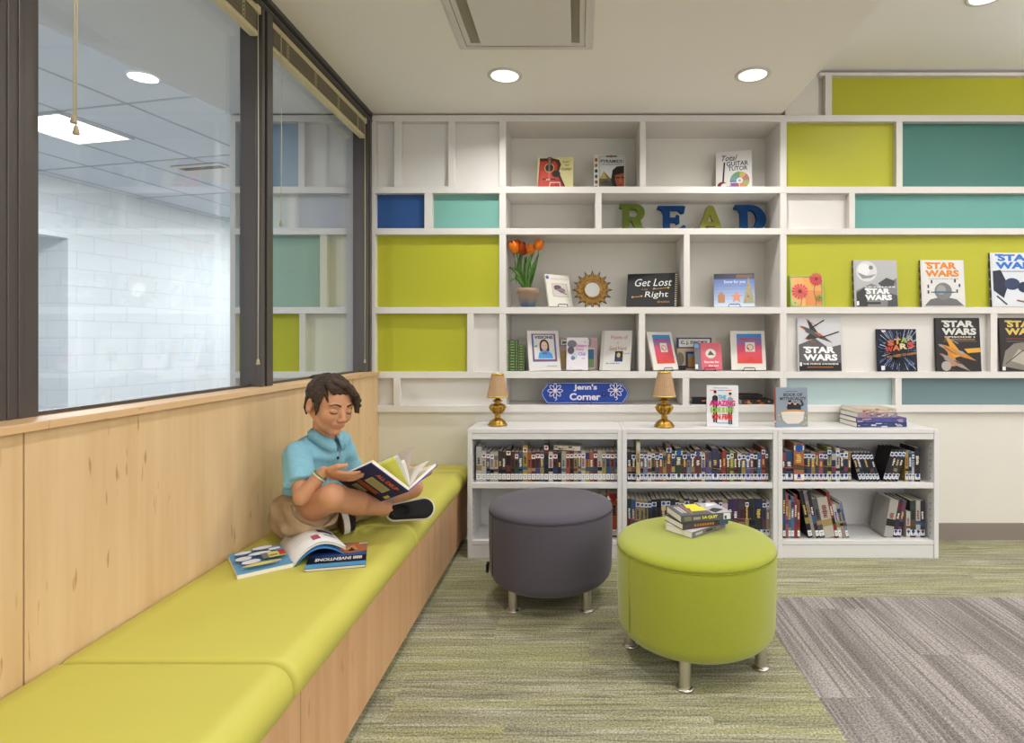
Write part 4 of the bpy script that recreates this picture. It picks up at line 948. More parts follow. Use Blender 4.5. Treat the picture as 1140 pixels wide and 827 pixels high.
def art_mem(a):
    a.rect(0, 0, 1, 1, K(212, 208, 200)); n = 14
    for k in range(n):
        t = k / (n - 1); lo, mi, hi = (206, 70, 56), (206, 80, 120), (40, 130, 190)
        c = tuple(int(lo[j] + (mi[j] - lo[j]) * min(1, t / .55)) if t < .55 else int(mi[j] + (hi[j] - mi[j]) * (t - .55) / .45) for j in range(3)); a.rect(.18, .16 + .76 * k / n, .9, .16 + .76 * (k + 1) / n, c)
    a.text('Memories', .28, .76, .8, .83, K(190, 50, 60), .03); a.rect(.42, .46, .7, .7, K(214, 206, 190)); a.circ(.56, .57, .1, K(190, 110, 96)); a.circ(.56, .57, .075, K(214, 206, 190)); a.circ(.5, .54, .03, K(180, 60, 60)); a.rect(.5, .3, .62, .31, K(170, 50, 50)); a.rect(.48, .23, .64, .24, K(170, 50, 50))
front('white framed-looking book with a drawn girl in a blue sweater', 590, 624.5, 368.5, 0, 3.45, K(206, 202, 198), art_visions, .012, Z4, 15, yaw=20)
front('pink and grey book half hidden behind the white book with pink lettering', 620, 665, 376, 0, 3.53, K(184, 150, 154), art_pinkback, .012, Z4, 6)
front('white book with pink lettering, in front of the pink and grey one', 630.5, 654.5, 377, 0, 3.46, K(216, 208, 214), art_pinktext, .012, Z4, 12, yaw=-2, easel=('w', 'white wire stand under the book with pink lettering'))
front('white spiral-edged book with red handwriting and a small dark photo', 667.5, 700.8, 368.5, 0, 3.45, K(208, 204, 198), art_collect, .014, Z4, 15, yaw=-18)
front('book with a blue to red cover on a wire stand, left of two alike', 727, 757, 371, 0, 3.45, K(212, 208, 200), art_mem, .012, Z4, 18, yaw=30, easel=('b', 'black wire stand under the left blue and red book'))
def art_cj(a): a.rect(0, 0, 1, 1, K(180, 166, 140)); a.rect(.0, .66, .9, .98, K(38, 44, 84)); a.rect(.05, .7, .86, .94, K(206, 206, 204)); a.text('C. J. SWORY', .1, .76, .8, .89, K(30, 30, 36), .04); a.rect(.22, .06, .7, .56, K(38, 48, 90)); a.rect(.28, .1, .7, .5, K(170, 130, 60)); a.rect(.28, .4, .7, .5, K(110, 150, 190)); a.ell(.08, .34, .1, .2, K(120, 112, 96)); a.rect(0, 0, .22, .14, K(44, 40, 40))
front('tan book with a dark blue name plate standing behind the pink one', 754, 797, 375.5, 0, 3.54, K(170, 158, 134), art_cj, .012, Z4, 5)
def art_pink(a): a.rect(0, 0, 1, 1, K(204, 96, 110)); a.rect(0, 0, .24, 1, K(104, 104, 112)); a.rect(0, .82, .16, .96, K(110, 150, 200)); a.ell(.6, .6, .2, .18, K(198, 190, 176)); a.ell(.6, .6, .17, .15, K(214, 208, 192)); a.poly([(.48, .54), (.55, .66), (.6, .72), (.64, .66), (.74, .54)], K(84, 84, 84)); a.text('Stories for', .34, .25, .9, .33, K(236, 214, 214), .03); a.text('the soul', .5, .12, .86, .19, K(236, 214, 214), .03); a.rect(0, .04, .1, .2, K(220, 220, 224))
front('small pink book with a grey spine strip on a wire stand', 774, 804.5, 383, 0, 3.45, K(204, 96, 110), art_pink, .014, Z4, 12, yaw=4, spine=K(100, 100, 106), easel=('b', 'black wire stand under the small pink book'))
front('book with a blue to red cover on a wire stand, right of two alike', 815, 852.5, 369.5, 0, 3.45, K(212, 208, 200), art_mem, .012, Z4, 14, yaw=-6, easel=('b', 'black wire stand under the right blue and red book'))

# blue ceramic sign
YS = 3.44
sg = thing('name_sign', "blue glazed sign reading Jenn's Corner with two white flowers", 'sign')
x0, x1 = PX(602.5, YS), PX(699.8, YS); hh = PZ(425.5, YS) - Z5 - .004; W_ = x1 - x0
def plaque(e):
    c = .032; pts = [(c, 0), (W_ - c, 0), (W_ - .006, hh * .32), (W_, hh * .5), (W_ - .004, hh * .62), (W_ - c * 1.05, hh * .92), (W_ - c, hh), (c, hh), (c * 1.05, hh * .92), (.004, hh * .62), (0, hh * .5), (.006, hh * .32)]
    return [(W_ / 2 + (x - W_ / 2) * (1 - e / W_ * 2), hh / 2 + (y - hh / 2) * (1 - e / hh * 2)) for x, y in pts]
SB = mat('blue_glaze', (26, 66, 160), .4, spec=.3); SWH = mat('white_glaze', (222, 224, 236), .3)
M_ = Matrix.Rotation(R(90), 4, 'X')
m = MB(); m.prism(plaque(0), -.006, 0, SB, M=M_); m.prism(plaque(.004), 0, .0006, SWH, M=M_); m.prism(plaque(.0062), .0005, .0012, SB, M=M_)
a = Art(m, (0, -.0012, 0), (W_, 0, 0), (0, 0, hh), (0, -1, 0)); wh = K(226, 222, 232)
a.text("Jenn's", .37, .58, .64, .91, wh, .035); a.text('Corner', .325, .16, .68, .49, wh, .035)
asp = W_ / hh
for u_, v_ in ((.16, .6), (.85, .62)):
    for k in range(8):
        t = k * math.pi / 4; cx, cy = u_ + .052 * math.cos(t), v_ + .052 * asp * math.sin(t)
        pts = []
        for j in range(11):
            q = j * math.pi / 5; ex, ey = .034 * math.cos(q), .017 * math.sin(q); pts.append((cx + ex * math.cos(t) - ey * math.sin(t), cy + (ex * math.sin(t) + ey * math.cos(t)) * asp))
        a.line(pts, .008, flat(wh))
    a.circ(u_, v_, .016, wh); a.line([(u_ + .01, v_ - .3), (u_ + .02, v_ - .4), (u_ + .0, v_ - .46)], .008, flat(wh))
a.circ(.715, .44, .027, K(36, 40, 60)); a.circ(.715, .44, .016, K(30, 74, 168))
m.build('plaque', sg)
sg.matrix_world = Matrix.Translation((x0, YS, Z5 + .004)) @ Matrix.Rotation(R(-8), 4, 'X')
e = thing('plate_stand', 'small black wire stand holding the blue sign', 'stand', ((x0 + x1) / 2, YS, Z5))
c = MB(); c.tube([(-.035, .04, .002), (-.035, -.012, .002), (-.035, -.014, .022), (.035, -.014, .022), (.035, -.012, .002), (.035, .04, .002)], .0016, WIRE, 6); c.build('front_lip', e)
c = MB(); c.tube([(-.035, .04, .002), (-.03, .022, .08), (.03, .022, .08), (.035, .04, .002)], .0016, WIRE, 6); c.build('back_loop', e)

# books lying in the dark cubby
def lying(label, cx, cy, z, w_, d_, t_, yaw, cov, art=None, spine_art=None, spine=None, tiltx=0):
    """book lying flat: spine towards -y (long edge w_), pages at +y; d_ depth"""
    t = thing('book', label, 'book'); mb = MB()
    # build upright with spine at -x then lay: x(width d_) -> y, z(height w_) -> x, thickness -> z
    pg = cover_pages(mb, d_, w_, t_, flat(cov), PAPER, spine_m=flat(spine) if spine else None)
    if art: a = Art(mb, (-d_ / 2, -t_ / 2, 0), (d_, 0, 0), (0, 0, w_), (0, -1, 0)); art(a)
    if spine_art: a = Art(mb, (-d_ / 2, t_ / 2, 0), (0, 0, w_), (0, -t_, 0), (-1, 0, 0)); spine_art(a)
    mb.build('cover', t); pg.build('pages', t)
    # local: spine -x -> world -y ; z -> +x ; front cover -y -> +z up
    B = Matrix(((0, 0, 1, 0), (1, 0, 0, 0), (0, -1, 0, 0), (0, 0, 0, 1)))
    t.matrix_world = Matrix.Translation((cx, cy, z + t_ / 2 + .0004)) @ Matrix.Rotation(R(yaw), 4, 'Z') @ Matrix.Rotation(R(tiltx), 4, 'Y') @ B @ Matrix.Translation((0, 0, -w_ / 2))
    return t
def blot(seed, cols):
    def f(a):
        rr = random.Random(seed)
        for k in range(14):
            u_, v_ = rr.uniform(0, .85), rr.uniform(0, .7); a.rect(u_, v_, u_ + rr.uniform(.03, .14), v_ + rr.uniform(.15, .3), rr.choice(cols))
    return f
lying('thick dark blue and orange paperback lying left in the lowest cubby', PX(790, 3.45), 3.50, Z5, .19, .12, .032, -8, K(28, 30, 48), blot(1, [K(40, 70, 140), K(20, 20, 30)]), blot(2, [K(50, 90, 170), K(200, 110, 40), K(20, 20, 30), K(30, 40, 80)]))
lying('dark paperback with pale spine marks lying right in the lowest cubby', PX(842, 3.45), 3.51, Z5, .19, .13, .027, 3, K(60, 46, 40), None, blot(3, [K(200, 170, 120), K(90, 110, 170), K(190, 90, 50), K(40, 30, 28)]))
lying('near-black book lying on another in the lowest cubby', PX(836, 3.45), 3.52, Z5 + .0278, .15, .12, .026, -3, K(34, 28, 26), None, blot(4, [K(60, 44, 34), K(24, 20, 20)]))

# books and stack on the bookcase tops
YT = 3.19
def art_amaz(a):
    a.rect(0, 0, 1, 1, K(222, 222, 226)); a.rect(.2, .93, .66, .945, K(150, 150, 150)); a.rect(.1, .87, .3, .89, K(210, 90, 120)); a.rect(.34, .87, .56, .89, K(90, 160, 210)); a.rect(.58, .87, .78, .89, K(210, 100, 110))
    def person(u, v, c):
        a.rect(u - .06, v - .72, u - .01, v - .3, K(36, 36, 44)); a.rect(u + .01, v - .72, u + .06, v - .3, K(36, 36, 44)); a.poly([(u - .09, v - .3), (u - .09, v - .1), (u - .04, v - .06), (u + .04, v - .06), (u + .09, v - .1), (u + .09, v - .3)], c); a.ell(u, v, .045, .045, K(214, 176, 150)); a.ell(u, v + .025, .05, .03, K(40, 32, 32))
    person(.26, .82, K(40, 42, 52)); person(.74, .78, K(150, 150, 160))
    a.text('THE', .36, .66, .62, .77, K(80, 170, 214), .04); a.text('AMAZING', .08, .5, .9, .64, K(214, 50, 130), .05); a.text('BOOK IS NOT', .12, .34, .86, .47, K(160, 196, 60), .04); a.text('ON FIRE', .16, .17, .8, .31, K(220, 56, 56), .05); a.rect(.3, .08, .7, .1, K(130, 150, 190))
def art_myth(a):
    a.rect(0, 0, 1, 1, K(134, 146, 158)); a.rect(.3, .9, .68, .912, K(70, 76, 84)); a.text('BOOK OF', .24, .78, .84, .86, K(48, 52, 60), .03); a.text('MYTHICALITY', .12, .68, .96, .76, K(48, 52, 60), .03)
    a.ell(.48, .5, .14, .12, K(30, 30, 40)); a.ell(.66, .48, .13, .12, K(34, 36, 50)); a.ell(.43, .62, .05, .045, K(210, 170, 140)); a.ell(.6, .6, .05, .045, K(206, 168, 140)); a.ell(.43, .65, .055, .03, K(40, 30, 28)); a.ell(.6, .63, .055, .03, K(150, 100, 60)); a.line([(.7, .52), (.86, .56), (.78, .68)], .05, flat(K(36, 38, 52)))
    a.poly([(.14, .38), (.9, .38), (.84, .16), (.7, .08), (.34, .08), (.2, .18)], K(208, 200, 190)); a.ell(.52, .39, .38, .055, K(190, 140, 90)); a.ell(.52, .36, .38, .03, K(214, 208, 200))
    for q in ((.92, .22), (.94, .1), (.86, .06), (.08, .3), (.1, .2), (.97, .34)): a.circ(*q, .03, K(206, 176, 50))
front('white book with a big rainbow-coloured title and two standing figures', 787.6, 821.5, 429.5, 0, 3.185, K(222, 222, 226), art_amaz, .034, ZCAB, 2, yaw=-8)
front('grey-blue book with an orange spine showing two figures in a bowl', 863.8, 900, 431.8, 0, 3.185, K(134, 146, 158), art_myth, .022, ZCAB, 2, yaw=5, spine=K(190, 90, 56), spine_art=lambda a: (a.rect(.1, .04, .9, .16, K(226, 226, 226)), a.rect(.1, .06, .9, .1, K(190, 60, 50))))
z = ZCAB
for i, (lb, cov, px, w_, yaw, th, cols) in enumerate([
    ('navy hardcover at the bottom of the stack of four on the right bookcase', K(50, 58, 96), 971, .34, 3, .026, [K(70, 90, 150), K(200, 205, 215), K(60, 70, 110)]),
    ('purple and blue hardcover, second from the bottom of the stack of four', K(70, 80, 140), 971, .34, 2, .024, [K(120, 90, 150), K(190, 150, 160), K(60, 90, 160)]),
    ('dusty pink hardcover, second from the top of the stack of four', K(150, 130, 140), 967, .27, 3, .026, [K(120, 84, 110), K(196, 190, 196), K(150, 70, 76)]),
    ('worn cream hardcover on top of the stack of four', K(190, 176, 158), 967, .265, 0, .022, [K(176, 80, 76), K(206, 196, 180), K(150, 130, 110)])]):
    w_ = w_ * .98
    lying(lb, PX(px, 3.27), 3.27 + .003 * i, z, w_ * .84, .19, th, yaw, cov, None, blot(20 + i, cols)); z += th + .0006

# table lamps
def lamp(label, px, Y, ztop):
    t = thing('table_lamp', label, 'lamp', (PX(px, Y), Y, ZCAB)); h = ztop - ZCAB; k = h / .29
    def S(pr): return [(r_ * k, z_ * k) for r_, z_ in pr]
    MB().lathe(S([(.001, 0), (.052, 0), (.054, .006), (.050, .012), (.046, .016), (.044, .022), (.030, .034), (.020, .040), (.001, .040)]), GOLD, 36).build('base', t)
    bd = MB(); bd.lathe(S([(.001, .038), (.018, .040), (.014, .048), (.019, .052), (.013, .060), (.020, .072), (.034, .092), (.041, .104), (.038, .113), (.024, .121), (.014, .127), (.022, .133), (.030, .137), (.020, .142), (.011, .150), (.010, .155), (.001, .156)]), GOLD, 36)
    bd.build('stem', t)
    for q in range(8):
        a_ = 2 * math.pi * q / 8; m = MB(); m.tube([((r_ * math.cos(a_)) * k, (r_ * math.sin(a_)) * k, z_ * k) for r_, z_ in ((.020, .068), (.036, .088), (.043, .103), (.036, .115), (.026, .120))], [.003 * k, .006 * k, .0075 * k, .005 * k, .002 * k], GOLD, 6); m.build('leaf_relief', t)
    MB().lathe(S([(.006, .150), (.006, .175), (.009, .176), (.009, .19)]), BLACK, 12).build('socket', t)
    n = 64; pr = S([(.060, .160), (.0335, .288)]); m = MB(); vs = []; fs = []
    for i in range(n):
        a_ = 2 * math.pi * i / n; w_ = 1 + (.018 if i % 2 else -.018)
        vs += [(pr[0][0] * w_ * math.cos(a_), pr[0][0] * w_ * math.sin(a_), pr[0][1]), (pr[1][0] * w_ * math.cos(a_), pr[1][0] * w_ * math.sin(a_), pr[1][1]), (pr[1][0] * (w_ - .03) * math.cos(a_), pr[1][0] * (w_ - .03) * math.sin(a_), pr[1][1]), (pr[0][0] * (w_ - .02) * math.cos(a_), pr[0][0] * (w_ - .02) * math.sin(a_), pr[0][1])]
    for i in range(n):
        j = (i + 1) % n
        for e in range(4): g = (e + 1) % 4; fs.append((4 * i + e, 4 * i + g, 4 * j + g, 4 * j + e))
    sh = m.add(vs, fs, SHADE).build('lamp_shade', t)
    for r_, z_ in ((pr[0][0] * 1.01, pr[0][1] + .002), (pr[1][0] * 1.03, pr[1][1] - .002)):
        MB().lathe([(r_ * .97, z_ - .004), (r_ * 1.03, z_ - .004), (r_ * 1.0, z_ + .005), (r_ * .96, z_ + .005), (r_ * .97, z_ - .004)], TRIMG, 48, caps=False).build('gold_trim', sh)
    return t
lamp('gold lamp with a tan shade left of the blue sign', 554, 3.243, PZ(415.8, 3.243))
lamp('small gold lamp with a tan shade right of the blue sign', 739.5, 3.185, PZ(413.8, 3.185))

# pile of three on the lime ottoman
def art_pile(a):
    a.rect(0, 0, 1, 1, K(92, 90, 96)); a.rect(.0, .62, 1, 1, K(170, 170, 174)); a.poly([(.05, .7), (.3, .95), (.5, .8), (.3, .64)], K(50, 50, 54)); a.poly([(.6, .7), (.8, .98), (.95, .8)], K(220, 220, 222)); a.poly([(.3, .3), (.3, .62), (.66, .62), (.66, .36)], K(220, 208, 60)); a.poly([(.6, .3), (.6, .58), (.96, .58), (.96, .34)], K(220, 208, 60)); a.rect(.1, .24, .9, .27, K(176, 110, 80)); a.rect(.2, .08, .8, .12, K(190, 190, 190)); a.rect(.2, .14, .8, .18, K(190, 190, 190))
def spine_yel(a): a.text('LA QUIT', .42, .28, .72, .78, K(206, 206, 50), .05); a.rect(.06, .2, .2, .8, K(120, 118, 90)); a.rect(.24, .3, .38, .7, K(150, 150, 120)); a.rect(.84, .05, .98, .95, K(212, 214, 206)); a.rect(.86, .1, .9, .6, K(40, 70, 110))
def spine_org(a): a.rect(.0, 0, 1, 1, K(66, 60, 54)); a.rect(.04, .3, .14, .7, K(60, 60, 90)); [a.rect(.25 + .055 * k, .3, .29 + .055 * k, .7, K(176, 110, 50)) for k in range(8)]; a.rect(.8, .1, .97, .9, K(60, 90, 130))
def spine_gry(a): a.rect(0, 0, 1, 1, K(110, 106, 106)); a.rect(.1, .3, .3, .7, K(170, 170, 170)); a.rect(.4, .3, .6, .7, K(60, 56, 60)); a.rect(.7, .2, .85, .8, K(150, 120, 130))
zo = .4362
B0 = lying('pale hardcover at the bottom of the pile on the lime ottoman', .448, 2.238, zo, .20, .13, .022, 40, K(196, 186, 190), None, spine_gry)
lying('hardcover with an orange spine title in the middle of the pile on the lime ottoman', .452, 2.245, zo + .0225, .20, .13, .022, 22, K(60, 56, 52), None, spine_org)
lying('dark grey hardcover with yellow lettering on top of the pile on the lime ottoman', .462, 2.252, zo + .045, .205, .14, .026, 14, K(84, 82, 88), art_pile, spine_yel)

# ------------------------------------------------------------------ shelved books
PAL_W = [(206, 200, 190), (70, 92, 140), (120, 44, 48), (60, 80, 120), (60, 50, 54), (190, 90, 50), (196, 190, 176), (40, 38, 42), (150, 60, 46), (190, 180, 150), (84, 60, 50), (150, 130, 80), (60, 110, 140), (96, 40, 40), (190, 160, 70), (52, 70, 60), (110, 60, 90)]
PAL_M = [(40, 42, 52), (60, 70, 100), (196, 190, 176), (40, 60, 50), (70, 62, 44), (150, 140, 60), (90, 50, 44), (50, 46, 60), (110, 120, 140), (150, 60, 52), (34, 34, 38), (200, 190, 160), (96, 70, 110), (160, 110, 60), (60, 90, 150)]
def cname(c):
    r_, g, b = c; mx, mn = max(c), min(c)
    if mx - mn < 26: return 'black' if mx < 62 else 'charcoal' if mx < 90 else 'grey' if mx < 170 else 'off-white'
    if r_ == mx:
        if mx > 180 and mn > 140: return 'cream'
        if g > r_ * .78: return 'olive' if mx < 170 else 'yellow'
        if b > g * 1.15: return 'plum'
        if g > r_ * .5: return 'brown' if mx < 170 else 'orange'
        return 'dark red' if mx < 130 else 'red'
    if b == mx: return ('navy' if mx < 110 else 'blue') if r_ < b * .85 or g > r_ else 'purple'
    return 'dark green' if mx < 100 else 'green'
HEART = [(0, -.9), (-.75, -.1), (-.9, .35), (-.7, .7), (-.35, .75), (0, .45), (.35, .75), (.7, .7), (.9, .35), (.75, -.1)]
STICK = flat(K(226, 226, 224))
def mute(c, k=.72, s_=.62):
    g = sum(c) / 3; return tuple(int((g + (v - g) * s_) * k) for v in c)
def shelf_book(label, group, x, z, Y, th, h_, d_, col, rnd, mark, lean=0, sticker=True, top_mark=False):
    """standing book, spine to the viewer, left edge at x"""
    t = thing('book', label, 'book', group=group); mb = MB(); col = mute(col, .86 if max(col) > 150 else .95, .75)
    pg = cover_pages(mb, d_, h_, th, flat(col), PAPER, spine_m=None, board=.0012)
    a = Art(mb, (-d_ / 2, th / 2, 0), (0, -th, 0), (0, 0, h_), (-1, 0, 0), step=.0001, base=.0001)
    def jit(c, q): return mute(tuple(max(8, min(240, v + rnd.randint(-q, q))) // 12 * 12 for v in c), .85)
    k = rnd.random(); v0 = .30
    if k < .45: a.rect(0, rnd.uniform(.7, .8), 1, rnd.uniform(.86, 1), jit(rnd.choice([col, (180, 60, 50), (210, 205, 190), (40, 70, 140)]), 30))
    if k > .3: a.rect(0, rnd.uniform(.28, .36), 1, rnd.uniform(.4, .5), jit(rnd.choice([(40, 40, 46), (200, 160, 70), (60, 90, 150), (150, 60, 50)]), 24))
    tc = rnd.choice([(226, 222, 210), (214, 180, 90), (30, 30, 34)] if sum(col) < 360 else [(40, 40, 44), (130, 40, 40), (40, 60, 120)])
    n = rnd.randint(4, 7); y = .5; 
    for q in range(n):
        dy = rnd.uniform(.02, .045); a.rect(.32 - .12 * rnd.random(), y, .62 + .14 * rnd.random(), y + dy, tc); y += dy + .012
        if y > .78: break
    mb.build('cover', t); pg.build('pages', t)
    if sticker:
        s_ = MB(); s_.box(-d_ / 2 - .0018, -d_ / 2 - .0012, -th / 2 + .001, th / 2 - .001, .012, .012 + .030, STICK)
        a = Art(s_, (-d_ / 2 - .0018, th / 2 - .001, .012), (0, -(th - .002), 0), (0, 0, .030), (-1, 0, 0), step=.0001, base=.0001)
        r2 = min(.36, .009 / th)
        if mark == 'dots': a.circ(.5, .72, r2 * 1.1, K(24, 56, 120)); a.rect(.25, .2, .75, .3, K(90, 90, 96)); a.rect(.3, .38, .7, .46, K(90, 90, 96))
        else: a.rect(.2, .55, .8, .68, K(110, 110, 110)); a.rect(.3, .25, .7, .38, K(110, 110, 110))
        s_.build('spine_label', t)
    if top_mark:
        zc = h_ - .026; s_ = MB(); s_.box(-d_ / 2 - .0018, -d_ / 2 - .0012, -th / 2 + .001, th / 2 - .001, zc - .010, zc + .012, STICK)
        a = Art(s_, (-d_ / 2 - .0018, th / 2 - .001, zc - .010), (0, -(th - .002), 0), (0, 0, .022), (-1, 0, 0), step=.0001, base=.0001)
        if mark == 'heart': sc = .42; a.poly([(.5 + sc * p[0], .55 + sc * p[1] * a.W / a.H) for p in HEART], K(150, 26, 40))
        else: a.circ(.5, .5, .4, K(30, 80, 150))
        s_.build('genre_sticker', t)
    M = Matrix.Rotation(R(90), 4, 'Z')               # spine -x -> -y ; front -y -> +x
    if lean >= 0: piv = Matrix.Translation((x + th, Y + d_ / 2, z + .0004)) @ Matrix.Rotation(R(-lean), 4, 'Y') @ Matrix.Translation((-th / 2, 0, 0)) if False else Matrix.Translation((x, Y + d_ / 2, z + .0004)) @ Matrix.Rotation(R(lean), 4, 'Y') @ Matrix.Translation((th / 2, 0, 0))
    if lean > 0: piv = Matrix.Translation((x + th * math.cos(R(lean)), Y + d_ / 2, z + .0004)) @ Matrix.Rotation(R(lean), 4, 'Y') @ Matrix.Translation((-th / 2, 0, 0))
    if lean < 0: piv = Matrix.Translation((x, Y + d_ / 2, z + .0004)) @ Matrix.Rotation(R(lean), 4, 'Y') @ Matrix.Translation((th / 2, 0, 0))
    t.matrix_world = piv @ M
    return t
def row(where, group, px0, px1, z, Y, hpx, pal, seed, mark, wpx=(3.6, 5.2), special={}, top=True, d=(.12, .135), start=0, hj=.006):
    rnd = random.Random(seed); px = px0; i = start; k = F / Y
    while px < px1 - 2:
        sp = special.get(i, {})
        w_ = sp.get('w', rnd.uniform(*wpx)); w_ = min(w_, px1 - px)
        col = sp.get('c', rnd.choice(pal)); hh = sp.get('h', None)
        h_ = hh / k if hh else hpx / k + rnd.uniform(-hj, hj)
        shelf_book('%s-spined book, %s from left %s' % (cname(col), ORD[i], where), group, PX(px, Y) + .0004, z, Y + sp.get('dy', rnd.uniform(0, .004)), w_ / k - .0008, h_, rnd.uniform(*d), col, rnd, mark, sticker=sp.get('s', True), top_mark=sp.get('t', top and rnd.random() < .65))
        px += w_; i += 1
    return i
YBK = 3.145
# left bookcase, upper shelf
row('on upper shelf, bookcase nearest the bench', 'books with red heart stickers', 530, 689.5, ZS1, YBK, 33.5, PAL_W, 11, 'heart', (4.0, 5.1),
    {0: dict(w=6.2, c=(206, 204, 200), h=39, s=True, t=False), 7: dict(w=5.2, c=(40, 36, 38), h=37), 11: dict(w=5.4, c=(196, 160, 60), h=40), 16: dict(w=5, c=(46, 44, 46), h=43)}, hj=.004)
lying('cream book lying across the tops of the books on the upper left shelf', PX(632, YBK), YBK + .055, ZS1 + 34.6 / (F / YBK), .145, .10, .024, -4, K(196, 186, 170), None, blot(31, [K(60, 50, 40), K(170, 130, 80), K(200, 196, 190)]), tiltx=2)
# lower left: red and orange books, partly hidden by the ottoman
YL = 3.16
row('on lower shelf beside the charcoal ottoman', 'tall red and orange books', 668, 691, ZS0, YL, 46, [(190, 60, 34)], 12, 'heart', (9.5, 10),
    {0: dict(w=8, c=(150, 40, 40), h=47), 1: dict(w=14, c=(206, 84, 36), h=49)}, d=(.15, .16))
# middle bookcase
row('on upper shelf of the middle bookcase', 'books with blue stickers, middle upper shelf', 698.5, 855.5, ZS1, YBK, 33, PAL_M, 13, 'dots', (3.7, 5.0),
    {0: dict(w=4.6, c=(60, 40, 60), h=33), 2: dict(w=4.4, c=(206, 196, 130), h=45, dy=-.012, t=False), 10: dict(w=6, c=(120, 56, 56), h=40), 12: dict(w=8.4, c=(58, 70, 44), h=37), 16: dict(w=7.4, c=(110, 50, 46), h=36), 20: dict(w=7.6, c=(60, 54, 90), h=37), 22: dict(w=4.2, c=(190, 50, 44), h=35), 24: dict(w=4, c=(150, 180, 60), h=34), 32: dict(w=4.4, c=(170, 60, 50), h=38), 34: dict(w=4.6, c=(90, 120, 170), h=38)}, d=(.13, .16))
row('on lower shelf of the middle bookcase', 'books with blue stickers, middle lower shelf', 698.5, 857, ZS0, YL, 42, [(34, 34, 40), (44, 40, 50), (60, 66, 96), (150, 130, 90), (60, 44, 64), (40, 56, 84), (80, 70, 60), (196, 190, 176), (34, 60, 56)], 14, 'dots', (4.0, 6.2),
    {1: dict(w=5, c=(50, 80, 160)), 24: dict(w=6.4, c=(70, 40, 84), h=43), 25: dict(w=7, c=(90, 40, 60), h=43), 27: dict(w=7.2, c=(44, 48, 54), h=43), 28: dict(w=8, c=(40, 50, 46), h=43)}, d=(.15, .17))
# right bookcase, upper shelf
n0 = row('on upper shelf of the right bookcase', 'books with blue stickers, right upper shelf', 870.5, 947.5, ZS1, YBK, 33.5, [(50, 60, 100), (40, 60, 50), (200, 196, 190), (150, 160, 60), (60, 54, 60), (150, 110, 60), (150, 60, 100), (110, 120, 150)], 15, 'dots', (3.9, 5.0),
    {0: dict(w=4.2, c=(70, 40, 50), h=33), 1: dict(w=8.4, c=(54, 66, 104), h=34), 2: dict(w=11.5, c=(196, 112, 64), h=43, dy=-.008), 6: dict(w=4.2, c=(60, 70, 60), h=37), 9: dict(w=4.4, c=(196, 190, 60), h=38), 11: dict(w=4.4, c=(206, 200, 190), h=37)}, d=(.13, .16))
rnd = random.Random(16); kk = F / YBK
px = 957.0
for i in range(6):        # row leaning to the left
    col = [(34, 38, 60), (40, 60, 110), (34, 34, 44), (38, 40, 70), (34, 36, 46), (36, 40, 60)][i]
    shelf_book('slim dark blue book leaning left, %s of six on upper right shelf' % ORD[i], 'slim leaning books', PX(px, YBK), ZS1, YBK, 3.6 / kk, 33.5 / kk, .14, col, rnd, 'dots', lean=-17, top_mark=True); px += 3.9
px = 982.5
for i, (w_, c, ln) in enumerate(((4.2, (36, 34, 36), 16), (4.2, (44, 42, 44), 16), (4.2, (52, 56, 80), 16), (3.6, (40, 40, 46), 16))):
    shelf_book('dark book leaning right, %s of four on upper right shelf' % ORD[i], 'dark books leaning right', PX(px, YBK), ZS1, YBK, w_ / kk, 36.5 / kk, .14, c, rnd, 'dots', lean=ln, top_mark=True); px += w_ * 1.05
row('in upright group, right end of upper shelf', 'upright books at the right end', 1008, 1024.5, ZS1, YBK, 35, [(196, 150, 60)], 17, 'dots', (4.2, 5.0), {0: dict(w=3.8, c=(196, 160, 70), h=35), 1: dict(w=3.6, c=(90, 120, 170), h=34), 2: dict(w=3, c=(200, 196, 190), h=33), 3: dict(w=6, c=(38, 36, 40), h=38)}, d=(.13, .15))
# right bookcase, lower shelf
kl = F / YL; px = 870.5
for i, (w_, c, hh, ln, dd) in enumerate([(3.2, (44, 70, 64), 55, 0, .2), (2.6, (190, 80, 110), 50, 0, .18), (3.0, (170, 150, 90), 42, 0, .16), (3.4, (60, 120, 180), 46, 0, .17), (3.2, (170, 44, 40), 48, 0, .17), (3.0, (150, 70, 40), 42, 0, .16),
        (4.6, (34, 34, 38), 53, -12, .2), (3.4, (150, 140, 130), 54, -12, .2), (3.8, (44, 42, 46), 53, -12, .2), (5.6, (84, 84, 86), 44, -12, .17), (11.0, (206, 196, 180), 45, -12, .17), (3.4, (170, 48, 36), 52, -12, .2), (3.8, (206, 206, 210), 38, -12, .16), (3.8, (180, 150, 120), 38, -12, .16), (3.4, (110, 140, 180), 40, -12, .16)]):
    if i == 6: px += 9.5
    shelf_book('%s book %s, lower right shelf, %s from the bookcase side' % (cname(c), 'standing upright' if ln == 0 else 'leaning left', ORD[i]), 'large books at the left of the lower right shelf', PX(px, YL), ZS0, YL - .012, w_ / kl, hh / kl, dd, c, rnd, 'none', lean=ln, sticker=(i % 3 != 1)); px += w_ * (1.04 if ln else 1.02) + .1
px = 984
for i, (w_, c, hh, ln) in enumerate([(9.5, (190, 186, 176), 42, 10), (4.6, (60, 44, 70), 42, 10), (4.0, (96, 60, 90), 42, 10), (4.4, (206, 200, 190), 29, 0), (6.2, (60, 70, 64), 41, 0), (4.8, (200, 194, 186), 41, 0), (4.8, (60, 44, 60), 41, 0)]):
    shelf_book('%s book, %s in the group at right end of lower right shelf' % (cname(c), ORD[i]), 'books at the right of the lower right shelf', PX(px, YL), ZS0, YL, w_ / kl, hh / kl, .15, c, rnd, 'dots', lean=ln, sticker=i != 0, top_mark=False); px += w_ * 1.02 + (6.5 if i == 2 else 0)
